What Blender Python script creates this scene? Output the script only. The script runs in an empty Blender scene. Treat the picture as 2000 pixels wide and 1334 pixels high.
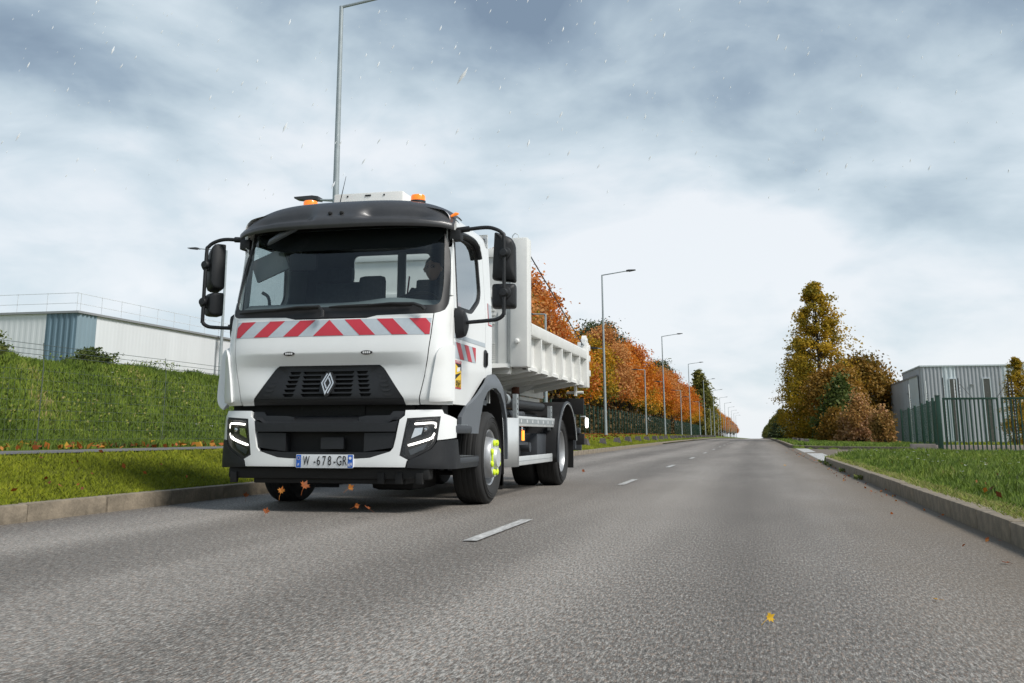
import bpy, bmesh, math, random
import numpy as np
from mathutils import Vector, Matrix
R = math.radians
rng = np.random.default_rng(7)
random.seed(7)
sc = bpy.context.scene
col = sc.collection

# ------------------------------------------------------------------ camera
F, VPX, Y0, VV, CH = 2000., 1478., 848., 9500., 0.65      # focal length, vanishing point (in photo pixels), eye height
PITCH = math.atan(F / VV)
YAW = math.atan((VPX - 1000) / F * math.cos(PITCH))
PPY = Y0 - F * math.tan(PITCH)
cam = bpy.data.cameras.new('camera')
cam.sensor_width = 36.0
cam.lens = F / 2000. * 36.0
cam.shift_y = (PPY - 667.) / 2000.
cam.clip_start = 0.05
cam.clip_end = 6000
camo = bpy.data.objects.new('camera', cam)
camo.location = (0, 0, CH)
camo.rotation_euler = (math.pi / 2 + PITCH, 0, YAW)
col.objects.link(camo)
sc.camera = camo

# ------------------------------------------------------------------ world, sun, exposure
EXPO = 1.45
sc.view_settings.view_transform = 'Standard'
sc.view_settings.look = 'None'
sc.view_settings.exposure = EXPO
sc.view_settings.gamma = 1
SUN_EL, SUN_AZ = R(47), R(111)         # azimuth clockwise from +Y: behind the camera, to its right
world = bpy.data.worlds.new('World')
sc.world = world
world.use_nodes = True
wn, wl = world.node_tree.nodes, world.node_tree.links
wn.clear()
def N(tree, t, **kw):
    n = tree.nodes.new(t)
    for k, v in kw.items():
        if k.startswith('i_'):
            n.inputs[k[2:].replace('_', ' ')].default_value = v
        else:
            setattr(n, k, v)
    return n
W = world.node_tree
out = N(W, 'ShaderNodeOutputWorld')
bg = N(W, 'ShaderNodeBackground'); bg.inputs['Strength'].default_value = 0.1
sky = N(W, 'ShaderNodeTexSky'); sky.sky_type = 'NISHITA'; sky.sun_disc = False
sky.sun_elevation = SUN_EL; sky.sun_rotation = SUN_AZ
tc = N(W, 'ShaderNodeTexCoord')
sep = N(W, 'ShaderNodeSeparateXYZ'); wl.new(tc.outputs['Generated'], sep.inputs[0])
def M(op, a, b=None, c=None, clamp=False):
    n = N(W, 'ShaderNodeMath', operation=op, use_clamp=clamp)
    for i, v in enumerate((a, b, c)):
        if v is None: continue
        if isinstance(v, (int, float)): n.inputs[i].default_value = v
        else: wl.new(v, n.inputs[i])
    return n.outputs[0]
zc = M('MAXIMUM', sep.outputs['Z'], 0.0)
den = M('ADD', zc, 0.34)
px = M('DIVIDE', sep.outputs['X'], den)
py = M('DIVIDE', sep.outputs['Y'], den)
cmb = N(W, 'ShaderNodeCombineXYZ'); wl.new(px, cmb.inputs[0]); wl.new(py, cmb.inputs[1]); cmb.inputs[2].default_value = 3.7
def cnoise(scale, detail, rough, dist):
    n = N(W, 'ShaderNodeTexNoise'); n.inputs['Scale'].default_value = scale
    n.inputs['Detail'].default_value = detail; n.inputs['Roughness'].default_value = rough; n.inputs['Distortion'].default_value = dist
    wl.new(cmb.outputs[0], n.inputs['Vector']); return n.outputs['Fac']
n1 = cnoise(1.7, 6, 0.48, 0.3)
n2 = cnoise(4.6, 6, 0.52, 0.4)
nn = M('ADD', M('MULTIPLY', n1, 1.0), M('MULTIPLY', n2, 0.33))       # ~0.66 mean
up = M('MULTIPLY', M('MAXIMUM', M('SUBTRACT', M('MINIMUM', zc, 0.45), 0.13), 0.0), 2.1)                      # cloud deck gets heavier overhead
v = M('SUBTRACT', M('MULTIPLY', M('SUBTRACT', nn, 0.665), M('ADD', 1.5, M('MULTIPLY', M('MINIMUM', zc, .4), 3.6))), up)
v = M('ADD', v, 0.92, clamp=True)
ramp = N(W, 'ShaderNodeValToRGB'); wl.new(v, ramp.inputs[0])
stops = [(0.0, (.22, .295, .39)), (.28, (.345, .44, .535)), (.52, (.53, .635, .71)), (.72, (.68, .775, .84)), (.88, (.81, .87, .92)), (1.0, (.88, .92, .96))]
SKYK = 10.0 / (2 ** EXPO) * 0.97
e = ramp.color_ramp.elements
while len(e) < len(stops): e.new(.5)
for el_, (p_, c_) in zip(e, stops):
    el_.position = p_; el_.color = (*c_, 1)
sc_ = N(W, 'ShaderNodeVectorMath', operation='SCALE'); wl.new(ramp.outputs[0], sc_.inputs[0]); sc_.inputs['Scale'].default_value = SKYK
mx = N(W, 'ShaderNodeMix', data_type='RGBA'); mx.inputs['Factor'].default_value = 0.96
wl.new(sky.outputs[0], mx.inputs['A']); wl.new(sc_.outputs[0], mx.inputs['B'])
wl.new(mx.outputs['Result'], bg.inputs['Color']); wl.new(bg.outputs[0], out.inputs[0])

sun = bpy.data.lights.new('sun', 'SUN'); sun.energy = 1.5; sun.angle = R(18); sun.color = (1, .965, .91)
suno = bpy.data.objects.new('sun', sun)
sd = Vector((math.sin(SUN_AZ) * math.cos(SUN_EL), math.cos(SUN_AZ) * math.cos(SUN_EL), math.sin(SUN_EL)))
suno.rotation_euler = sd.to_track_quat('Z', 'Y').to_euler()
suno.location = (0, 0, 30)
col.objects.link(suno)
sc.cycles.max_bounces = 8
sc.cycles.transparent_max_bounces = 16

# ------------------------------------------------------------------ materials
MATS = {}
def mat(name, base, rough=.5, metal=0., coat=0., spec=.5, emit=None, es=0., var=0., vscale=8., bump=0., bscale=60., alpha=None, var2=None, stretch=None):
    if name in MATS: return MATS[name]
    m = bpy.data.materials.new(name); m.use_nodes = True
    t = m.node_tree; b = t.nodes['Principled BSDF']
    b.inputs['Base Color'].default_value = (*base, 1); b.inputs['Roughness'].default_value = rough
    b.inputs['Metallic'].default_value = metal; b.inputs['Coat Weight'].default_value = coat
    b.inputs['Coat Roughness'].default_value = .06
    b.inputs['Specular IOR Level'].default_value = spec
    if emit: b.inputs['Emission Color'].default_value = (*emit, 1); b.inputs['Emission Strength'].default_value = es
    co = t.nodes.new('ShaderNodeTexCoord'); vec = co.outputs['Object']
    if stretch:
        mp = t.nodes.new('ShaderNodeMapping'); mp.inputs['Scale'].default_value = stretch
        t.links.new(vec, mp.inputs['Vector']); vec = mp.outputs[0]
    if var:
        nz = t.nodes.new('ShaderNodeTexNoise'); nz.inputs['Scale'].default_value = vscale; nz.inputs['Detail'].default_value = 8; nz.inputs['Roughness'].default_value = .65
        t.links.new(vec, nz.inputs['Vector'])
        rp = t.nodes.new('ShaderNodeValToRGB')
        lo = tuple(max(0, c * (1 - var)) for c in base); hi = tuple(c * (1 + var) for c in base) if var2 is None else var2
        rp.color_ramp.elements[0].position = .3; rp.color_ramp.elements[0].color = (*lo, 1)
        rp.color_ramp.elements[1].position = .7; rp.color_ramp.elements[1].color = (*hi, 1)
        t.links.new(nz.outputs['Fac'], rp.inputs[0]); t.links.new(rp.outputs[0], b.inputs['Base Color'])
        rr = t.nodes.new('ShaderNodeMapRange'); rr.inputs['To Min'].default_value = max(.02, rough - .08); rr.inputs['To Max'].default_value = min(1, rough + .1)
        t.links.new(nz.outputs['Fac'], rr.inputs['Value']); t.links.new(rr.outputs[0], b.inputs['Roughness'])
    if bump:
        bz = t.nodes.new('ShaderNodeTexNoise'); bz.inputs['Scale'].default_value = bscale; bz.inputs['Detail'].default_value = 5
        t.links.new(vec, bz.inputs['Vector'])
        bp = t.nodes.new('ShaderNodeBump'); bp.inputs['Strength'].default_value = bump; bp.inputs['Distance'].default_value = .01
        t.links.new(bz.outputs['Fac'], bp.inputs['Height']); t.links.new(bp.outputs[0], b.inputs['Normal'])
    MATS[name] = m
    return m

def glass_mat(name, tint, refl=.9, base_r=.04):
    m = bpy.data.materials.new(name); m.use_nodes = True
    t = m.node_tree; t.nodes.clear()
    o = t.nodes.new('ShaderNodeOutputMaterial'); mixn = t.nodes.new('ShaderNodeMixShader')
    tr = t.nodes.new('ShaderNodeBsdfTransparent'); tr.inputs[0].default_value = (*tint, 1)
    gl = t.nodes.new('ShaderNodeBsdfGlossy'); gl.inputs['Color'].default_value = (refl, refl, refl, 1); gl.inputs['Roughness'].default_value = .02
    fr = t.nodes.new('ShaderNodeFresnel')
    ge = t.nodes.new('ShaderNodeNewGeometry'); io = t.nodes.new('ShaderNodeMath'); io.operation = 'MULTIPLY_ADD'; io.inputs[1].default_value = 1 / 1.5 - 1.5; io.inputs[2].default_value = 1.5
    t.links.new(ge.outputs['Backfacing'], io.inputs[0]); t.links.new(io.outputs[0], fr.inputs['IOR'])      # a thin pane: same reflection from both faces
    ad = t.nodes.new('ShaderNodeMath'); ad.operation = 'MULTIPLY_ADD'; ad.inputs[1].default_value = 1.0; ad.inputs[2].default_value = base_r - .04; ad.use_clamp = True
    t.links.new(fr.outputs[0], ad.inputs[0]); t.links.new(ad.outputs[0], mixn.inputs[0])
    t.links.new(tr.outputs[0], mixn.inputs[1]); t.links.new(gl.outputs[0], mixn.inputs[2]); t.links.new(mixn.outputs[0], o.inputs[0])
    MATS[name] = m
    return m

def leaf_mat(name, stops, trans=.3, objvar=.25, rough=.6, up=0.):
    """foliage: colour from the per-face tint attribute, shifted a little from one plant to the next"""
    m = bpy.data.materials.new(name); m.use_nodes = True
    t = m.node_tree; t.nodes.clear()
    o = t.nodes.new('ShaderNodeOutputMaterial'); mixn = t.nodes.new('ShaderNodeMixShader'); mixn.inputs[0].default_value = trans
    d = t.nodes.new('ShaderNodeBsdfPrincipled'); d.inputs['Roughness'].default_value = rough; d.inputs['Specular IOR Level'].default_value = .25
    tl = t.nodes.new('ShaderNodeBsdfTranslucent')
    at = t.nodes.new('ShaderNodeAttribute'); at.attribute_name = 'tint'
    oi = t.nodes.new('ShaderNodeObjectInfo')
    a = t.nodes.new('ShaderNodeMath'); a.operation = 'MULTIPLY_ADD'; a.inputs[1].default_value = objvar; a.inputs[2].default_value = -objvar / 2
    b = t.nodes.new('ShaderNodeMath'); b.operation = 'ADD'; b.use_clamp = True
    t.links.new(oi.outputs['Random'], a.inputs[0]); t.links.new(a.outputs[0], b.inputs[0]); t.links.new(at.outputs['Fac'], b.inputs[1])
    rp = t.nodes.new('ShaderNodeValToRGB'); el = rp.color_ramp.elements
    while len(el) < len(stops): el.new(.5)
    for k, (p, c) in zip(el, stops): k.position = p; k.color = (*c, 1)
    t.links.new(b.outputs[0], rp.inputs[0])
    t.links.new(rp.outputs[0], d.inputs['Base Color']); t.links.new(rp.outputs[0], tl.inputs['Color'])
    t.links.new(d.outputs[0], mixn.inputs[1]); t.links.new(tl.outputs[0], mixn.inputs[2]); t.links.new(mixn.outputs[0], o.inputs[0])
    if up:      # blades are shaded as a turf, leaning their normals to the sky
        ge = t.nodes.new('ShaderNodeNewGeometry'); va = t.nodes.new('ShaderNodeVectorMath'); va.operation = 'ADD'; va.inputs[1].default_value = (0, 0, up)
        vn = t.nodes.new('ShaderNodeVectorMath'); vn.operation = 'NORMALIZE'
        t.links.new(ge.outputs['Normal'], va.inputs[0]); t.links.new(va.outputs[0], vn.inputs[0]); t.links.new(vn.outputs[0], d.inputs['Normal'])
    MATS[name] = m
    return m

# ------------------------------------------------------------------ helpers
def tag(o, label=None, cat=None, group=None, kind=None):
    if label: o['label'] = label
    if cat: o['category'] = cat
    if group: o['group'] = group
    if kind: o['kind'] = kind
    return o
def empty(name, loc=(0, 0, 0), rz=0, parent=None):
    o = bpy.data.objects.new(name, None); o.location = loc; o.rotation_euler = (0, 0, rz); o.empty_display_size = .2
    o.parent = parent; col.objects.link(o); return o
def link(name, me, m=None, parent=None, loc=None, rot=None):
    o = bpy.data.objects.new(name, me)
    if m is not None and not me.materials: me.materials.append(m if not isinstance(m, str) else MATS[m])
    o.parent = parent
    if loc is not None: o.location = loc
    if rot is not None: o.rotation_euler = rot
    col.objects.link(o); return o
def copy_tree(o, parent=None):
    c = o.copy(); col.objects.link(c); c.parent = parent
    for ch in o.children: copy_tree(ch, c)
    return c

class MB:
    def __init__(s): s.v = []; s.f = []
    def add(s, vs, fs):
        n = len(s.v); s.v += [tuple(p) for p in vs]; s.f += [tuple(i + n for i in f) for f in fs]; return s
    def box(s, x0, x1, y0, y1, z0, z1, b=0., M=None):
        if b <= 0:
            vs = [(x, y, z) for x in (x0, x1) for y in (y0, y1) for z in (z0, z1)]
            fs = [(0, 1, 3, 2), (4, 6, 7, 5), (0, 4, 5, 1), (2, 3, 7, 6), (0, 2, 6, 4), (1, 5, 7, 3)]
        else:
            bm = bmesh.new(); bmesh.ops.create_cube(bm, size=1)
            for q in bm.verts: q.co = Vector((x0 + (q.co.x + .5) * (x1 - x0), y0 + (q.co.y + .5) * (y1 - y0), z0 + (q.co.z + .5) * (z1 - z0)))
            b = min(b, .45 * min(abs(x1 - x0), abs(y1 - y0), abs(z1 - z0)))
            bmesh.ops.bevel(bm, geom=bm.edges[:], offset=b, segments=2, profile=.6, affect='EDGES')
            bm.verts.index_update()
            vs = [tuple(q.co) for q in bm.verts]; fs = [tuple(q.index for q in f.verts) for f in bm.faces]; bm.free()
        if M is not None: vs = [tuple(M @ Vector(p)) for p in vs]
        return s.add(vs, fs)
    def tube(s, path, r, n=10, caps=True, flat=1.):
        P = [Vector(p) for p in path]; rs = r if isinstance(r, (list, tuple)) else [r] * len(P)
        vs = []; fs = []
        t0 = (P[1] - P[0]).normalized(); ref = Vector((0, 0, 1)) if abs(t0.z) < .9 else Vector((1, 0, 0))
        a = t0.cross(ref).normalized()
        for i, p in enumerate(P):
            t = ((P[min(i + 1, len(P) - 1)] - P[max(i - 1, 0)])).normalized()
            a = (a - t * a.dot(t)).normalized(); c = t.cross(a)
            for k in range(n):
                th = 2 * math.pi * k / n
                vs.append(p + (a * math.cos(th) + c * math.sin(th) * flat) * rs[i])
        for i in range(len(P) - 1):
            for k in range(n):
                fs.append((i * n + k, i * n + (k + 1) % n, (i + 1) * n + (k + 1) % n, (i + 1) * n + k))
        if caps: fs.append(tuple(range(n - 1, -1, -1))); fs.append(tuple((len(P) - 1) * n + k for k in range(n)))
        return s.add(vs, fs)
    def lathe(s, prof, o=(0, 0, 0), axis='x', n=40, sgn=1):
        vs = []; fs = []
        for (r, h) in prof:
            for k in range(n):
                th = 2 * math.pi * k / n; c, d = r * math.cos(th), r * math.sin(th)
                vs.append({'x': (o[0] + sgn * h, o[1] + c, o[2] + d), 'y': (o[0] + c, o[1] + sgn * h, o[2] + d), 'z': (o[0] + c, o[1] + d, o[2] + h)}[axis])
        for i in range(len(prof) - 1):
            for k in range(n):
                q = (i * n + k, i * n + (k + 1) % n, (i + 1) * n + (k + 1) % n, (i + 1) * n + k)
                fs.append(q if sgn > 0 else q[::-1])
        return s.add(vs, fs)
    def prism(s, poly, axis, a, b):
        """poly: 2D outline; extruded along axis from a to b"""
        mk = {'x': lambda p, h: (h, p[0], p[1]), 'y': lambda p, h: (p[0], h, p[1]), 'z': lambda p, h: (p[0], p[1], h)}[axis]
        n = len(poly); vs = [mk(p, a) for p in poly] + [mk(p, b) for p in poly]
        fs = [tuple(range(n)), tuple(range(2 * n - 1, n - 1, -1))] + [(i, (i + 1) % n, n + (i + 1) % n, n + i) for i in range(n)]
        return s.add(vs, fs)
    def grid(s, fn, us, vs_):
        n = len(vs_); P = [fn(u, w) for u in us for w in vs_]
        fs = [(i * n + j, (i + 1) * n + j, (i + 1) * n + j + 1, i * n + j + 1) for i in range(len(us) - 1) for j in range(n - 1)]
        return s.add(P, fs)
    def mesh(s, name, smooth=True, ang=38, fix=True):
        me = bpy.data.meshes.new(name); me.from_pydata(s.v, [], s.f)
        if fix:
            bm = bmesh.new(); bm.from_mesh(me); bmesh.ops.recalc_face_normals(bm, faces=bm.faces[:]); bm.to_mesh(me); bm.free()
        if smooth:
            me.polygons.foreach_set('use_smooth', [True] * len(me.polygons)); me.set_sharp_from_angle(angle=R(ang))
        me.update(); return me
    def build(s, name, m, parent=None, loc=None, rot=None, smooth=True, ang=38, fix=True):
        return link(name, s.mesh(name, smooth, ang, fix), m, parent, loc, rot)

def catmull(P, n=12, closed=False):
    P = [np.array(p, float) for p in P]; o = []
    L = len(P)
    for i in range(L if closed else L - 1):
        if closed: a, b, c, d = P[(i - 1) % L], P[i], P[(i + 1) % L], P[(i + 2) % L]
        else: a, b, c, d = P[max(i - 1, 0)], P[i], P[i + 1], P[min(i + 2, L - 1)]
        for k in range(n):
            t = k / n
            o.append(.5 * ((2 * b) + (-a + c) * t + (2 * a - 5 * b + 4 * c - d) * t * t + (-a + 3 * b - 3 * c + d) * t ** 3))
    if not closed: o.append(P[-1])
    return o
def fillet(poly, r, n=4):
    """round the corners of a 2D polygon"""
    o = []; L = len(poly)
    rr = r if isinstance(r, (list, tuple)) else [r] * L
    for i in range(L):
        p = Vector(poly[i]); a = Vector(poly[i - 1]) - p; b = Vector(poly[(i + 1) % L]) - p
        q = min(rr[i], .45 * a.length, .45 * b.length)
        if q < 1e-4: o.append(tuple(p)); continue
        A = p + a.normalized() * q; B = p + b.normalized() * q
        for k in range(n + 1):
            t = k / n; o.append(tuple((1 - t) ** 2 * A + 2 * t * (1 - t) * p + t * t * B))
    return o
def inset(poly, d):
    L = len(poly); ar = sum(poly[i - 1][0] * poly[i][1] - poly[i][0] * poly[i - 1][1] for i in range(L)); sg = 1 if ar > 0 else -1
    o = []
    for i in range(L):
        p = Vector(poly[i]); a = (p - Vector(poly[i - 1])).normalized(); b = (Vector(poly[(i + 1) % L]) - p).normalized()
        na = Vector((-a.y, a.x)) * sg; nb = Vector((-b.y, b.x)) * sg
        m_ = (na + nb); m_ = m_.normalized() / max(.35, m_.normalized().dot(na)) if m_.length > 1e-6 else na
        o.append(tuple(p + m_ * d))
    return o
def mir(poly): return [(-u, z) for u, z in poly][::-1]

def panel(name, outline, surf, m, parent, holes=(), off=0., thick=.02, step=.07, zstep=None, back=False):
    """a sheet cut to an outline (and holes) in the (u,z) plane and laid on the surface surf(u,z), with real edge thickness"""
    bm = bmesh.new(); es = []
    for lp in [outline] + list(holes):
        vs = [bm.verts.new((p[0], p[1], 0)) for p in lp]
        es += [bm.edges.new((vs[i], vs[(i + 1) % len(vs)])) for i in range(len(vs))]
    bmesh.ops.triangle_fill(bm, use_beauty=True, use_dissolve=False, edges=es, normal=(0, 0, 1))
    us = [p[0] for p in outline]; zs = [p[1] for p in outline]
    for ax, lo, hi, st in ((0, min(us), max(us), step), (1, min(zs), max(zs), zstep or step)):
        for k in range(1, int((hi - lo) / st) + 1):
            co = [0, 0, 0]; no = [0, 0, 0]; co[ax] = lo + k * (hi - lo) / (int((hi - lo) / st) + 1); no[ax] = 1
            bmesh.ops.bisect_plane(bm, geom=bm.verts[:] + bm.edges[:] + bm.faces[:], plane_co=co, plane_no=no, dist=1e-5)
    bm.normal_update()
    for f in bm.faces:
        if f.normal.z < 0: f.normal_flip()
    bm.verts.index_update(); bm.verts.ensure_lookup_table()
    V = []; NR = []; Fc = []; FN = []
    pts = []
    for q in bm.verts:
        u, z = q.co.x, q.co.y; ee = .004
        p = np.array(surf(u, z)); a = np.array(surf(u + ee, z)) - np.array(surf(u - ee, z)); b = np.array(surf(u, z + ee)) - np.array(surf(u, z - ee))
        n = np.cross(a, b); n /= (np.linalg.norm(n) + 1e-12)
        pts.append((p + n * off, n)); V.append(tuple(p + n * off))
    for f in bm.faces:
        ix = [q.index for q in f.verts]; Fc.append(tuple(ix)); FN += [tuple(pts[i][1]) for i in ix]
    if thick > 0:
        for ed in bm.edges:
            if len(ed.link_faces) == 1:
                f = ed.link_faces[0]; lp = [l for l in f.loops if l.edge == ed][0]
                i, j = lp.vert.index, lp.link_loop_next.vert.index
                a, b = pts[i], pts[j]; k = len(V)
                V += [tuple(b[0]), tuple(a[0]), tuple(a[0] - a[1] * thick), tuple(b[0] - b[1] * thick)]
                Fc.append((k, k + 1, k + 2, k + 3))
                nn_ = np.cross(b[0] - a[0], a[1]); nn_ /= (np.linalg.norm(nn_) + 1e-12)
                FN += [tuple(nn_)] * 4
    if back:
        k0 = len(V)
        V += [tuple(p - n * thick) for p, n in pts]
        for f in bm.faces:
            ix = [q.index for q in f.verts][::-1]; Fc.append(tuple(k0 + i for i in ix)); FN += [tuple(-pts[i][1]) for i in ix]
    bm.free()
    me = bpy.data.meshes.new(name); me.from_pydata(V, [], Fc)
    me.polygons.foreach_set('use_smooth', [True] * len(me.polygons))
    me.normals_split_custom_set(FN); me.update()
    return link(name, me, m, parent)

def text_mesh(name, body, size, m, parent, mtx, extrude=.001, sx=1., align='CENTER'):
    cu = bpy.data.curves.new(name, 'FONT'); cu.body = body; cu.size = size; cu.extrude = extrude; cu.align_x = align; cu.align_y = 'CENTER'
    to = bpy.data.objects.new('tmp', cu); col.objects.link(to)
    dg = bpy.context.evaluated_depsgraph_get(); me = bpy.data.meshes.new_from_object(to.evaluated_get(dg))
    bpy.data.objects.remove(to); bpy.data.curves.remove(cu)
    me.materials.clear()
    for q in me.vertices: q.co = mtx @ Vector((q.co.x * sx, q.co.y, q.co.z))
    me.name = name
    return link(name, me, m, parent)

# plain materials
mat('white_paint', (.77, .78, .77), .32, coat=.55, var=.025, vscale=3)
mat('white_metal', (.70, .70, .675), .42, var=.06, vscale=4)
mat('dark_plastic', (.0095, .0105, .0125), .55, var=.2, vscale=20, bump=.12, bscale=260)
mat('grey_plastic', (.040, .045, .052), .5, var=.12, vscale=6, bump=.08, bscale=220)
mat('fender_grey', (.115, .127, .142), .48, var=.08, vscale=5, bump=.06, bscale=220)
mat('black_plastic', (.012, .012, .013), .5, var=.2, vscale=12)
mat('black', (.004, .004, .004), .7)
mat('rubber', (.017, .017, .017), .8, var=.25, vscale=14)
mat('visor', (.040, .040, .043), .38, coat=.15, var=.18, vscale=5)
mat('rim', (.42, .43, .44), .38, metal=.55, var=.08, vscale=6)
mat('alu', (.60, .62, .62), .42, metal=.35, var=.06, vscale=5)
mat('galv', (.40, .43, .44), .5, metal=.6, var=.2, vscale=30)
mat('red_film', (.50, .035, .055), .45, var=.05)
mat('silver_film', (.44, .49, .53), .42, var=.05, vscale=30)
mat('yellow_cover', (.62, .80, .02), .4)
mat('amber', (.85, .18, .01), .3, coat=.6, emit=(1, .25, .02), es=.25)
mat('amber_lit', (.9, .15, .01), .3, emit=(1, .28, .03), es=.9)
mat('led', (.9, .9, .9), .3, emit=(1, .93, .86), es=1.6)
mat('chrome', (.75, .75, .76), .12, metal=1)
mat('silver_logo', (.72, .73, .74), .25, metal=.7)
mat('interior', (.075, .085, .095), .8, var=.15, vscale=6)
mat('interior_light', (.20, .215, .22), .75, var=.1, vscale=5)
mat('seat_cloth', (.05, .058, .066), .9, var=.2, vscale=25)
mat('plate_white', (.72, .74, .76), .4)
mat('plate_blue', (.02, .13, .55), .4)
mat('ink', (.012, .012, .013), .6)
mat('yellow_film', (.80, .52, .02), .45)
mat('film_white', (.8, .8, .8), .45)
mat('rust', (.10, .035, .02), .8, var=.4, vscale=10)
glass_mat('windshield_glass', (.76, .84, .84), base_r=.06)
glass_mat('side_glass', (.72, .82, .82), base_r=.42)
glass_mat('lens_glass', (.93, .95, .95))
# ------------------------------------------------------------------ the ground
XL, XR = -5.40, 1.47                      # road edges
def zr(Y):
    Y = np.asarray(Y, float)
    t = np.clip((Y - 20) / 60, 0, 1); up_ = .09 * t * t * (3 - 2 * t)
    d = np.maximum(Y - 115, 0); return up_ - .0045 * d * d / (d + 45)
ENT = [(1.30, 25.5), (1.30, 48.2), (1.9, 47.0), (3.0, 45.3), (6.0, 43.2), (9.0, 42.6), (40, 42.4), (40, 38.6), (9.0, 38.8), (6.0, 38.4), (4.0, 36.2), (2.7, 32.0), (1.9, 28.0)]
def inpoly(x, y, P):
    c = np.zeros(np.shape(x), bool); n = len(P)
    for i in range(n):
        (x0, y0), (x1, y1) = P[i - 1], P[i]
        k = ((y0 > y) != (y1 > y)) & (x < (x1 - x0) * (y - y0) / (y1 - y0 + 1e-12) + x0); c ^= k
    return c
def hash2(x, y, s):
    return (np.sin(x * s * 1.7 + 1.3 * np.sin(y * s * .9)) + np.sin(y * s * 1.9 + 2 + np.sin(x * s * 1.2)) + np.sin((x + y) * s * 2.7)) / 3
def gz(X, Y):
    X = np.asarray(X, float); Y = np.asarray(Y, float)
    X, Y = np.broadcast_arrays(X, Y)
    base = zr(Y)
    e = 1 - np.clip((Y - 36) / 14, 0, 1); e = e * e * (3 - 2 * e)
    left = np.interp(-X, [5.44, 5.50, 5.56, 6.2, 6.95, 7.0, 8.3, 8.35, 9.0, 14, 60], [-.06, .125, .125, .26, .435, .45, .45, .46, .50, .56, .6])
    t = np.clip((-X - 9.0) / 3.6, 0, 1); left = left + e * 1.40 * t * t * (3 - 2 * t) * (1 + .05 * hash2(X, Y, .5)) * (X < -9)
    right = np.interp(X, [1.52, 1.56, 1.64, 3.5, 7, 14, 60], [-.06, .120, .120, .10, .03, .02, .2]) + .012 * hash2(X, Y, 2.1) * (X > 1.7)
    z = np.where(X < XL, left, np.where(X > XR - .01, right, -.06))
    z = np.where((X > 1.3) & inpoly(X, Y, ENT), -.05, z)
    return base + z
mats_ground = []
def ground_mat(name, cols, scale, bump=.5):
    m = bpy.data.materials.new(name); m.use_nodes = True; t = m.node_tree; b = t.nodes['Principled BSDF']; b.inputs['Roughness'].default_value = .95; b.inputs['Specular IOR Level'].default_value = .1
    co = t.nodes.new('ShaderNodeTexCoord'); n = t.nodes.new('ShaderNodeTexNoise'); n.inputs['Scale'].default_value = scale; n.inputs['Detail'].default_value = 10; n.inputs['Roughness'].default_value = .7
    t.links.new(co.outputs['Object'], n.inputs['Vector']); rp = t.nodes.new('ShaderNodeValToRGB'); el = rp.color_ramp.elements
    while len(el) < len(cols): el.new(.5)
    for k, (p, c) in zip(el, cols): k.position = p; k.color = (*c, 1)
    t.links.new(n.outputs['Fac'], rp.inputs[0]); t.links.new(rp.outputs[0], b.inputs['Base Color'])
    n2_ = t.nodes.new('ShaderNodeTexNoise'); n2_.inputs['Scale'].default_value = 22; n2_.inputs['Detail'].default_value = 6; t.links.new(co.outputs['Object'], n2_.inputs['Vector'])
    bp = t.nodes.new('ShaderNodeBump'); bp.inputs['Strength'].default_value = bump; bp.inputs['Distance'].default_value = .05; t.links.new(n2_.outputs['Fac'], bp.inputs['Height']); t.links.new(bp.outputs[0], b.inputs['Normal'])
    MATS[name] = m; return m
ground_mat('grass_ground', [(.3, (.045, .065, .012)), (.5, (.085, .115, .016)), (.62, (.12, .14, .025)), (.75, (.13, .12, .04))], 1.6)
gx = sorted(set([-900, -500, -250, -120, -80, -60, -45, -36, -30, -26, -22, -19, -17, -16, -15, -14] + list(np.round(np.arange(-13.5, -8.4, .3), 2)) + [-8.35, -8.3, -7.6, -7.0, -6.95, -6.6, -6.2, -5.9, -5.56, -5.50, -5.44, XL + .02, -3, 0, XR - .02, 1.52, 1.56, 1.64] + list(np.round(np.arange(1.9, 10.1, .4), 2)) + [11, 12, 14, 17, 20, 25, 30, 40, 60, 100, 200, 450, 900]))
gy = sorted(set(list(np.arange(-20, 4, 2.)) + list(np.round(np.arange(4, 56, .6), 2)) + list(np.arange(56, 130, 4.)) + list(np.arange(130, 420, 12.)) + [460, 520, 600, 720, 860, 1040, 1300, 1700, 2400]))
def grid_obj(name, gx, gy, zf, m, **kw):
    A, B = np.meshgrid(gx, gy, indexing='ij'); Z = zf(A, B); V = np.stack([A, B, Z], -1).reshape(-1, 3); n = len(gy)
    i, j = np.meshgrid(range(len(gx) - 1), range(n - 1), indexing='ij'); i = i.ravel(); j = j.ravel()
    Fq = np.stack([i * n + j, (i + 1) * n + j, (i + 1) * n + j + 1, i * n + j + 1], -1)
    me = bpy.data.meshes.new(name); me.from_pydata(V.tolist(), [], Fq.tolist()); me.polygons.foreach_set('use_smooth', [True] * len(me.polygons)); me.update()
    return tag(link(name, me, m), kind='structure', **kw)
grid_obj('ground', gx, gy, gz, 'grass_ground')

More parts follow.
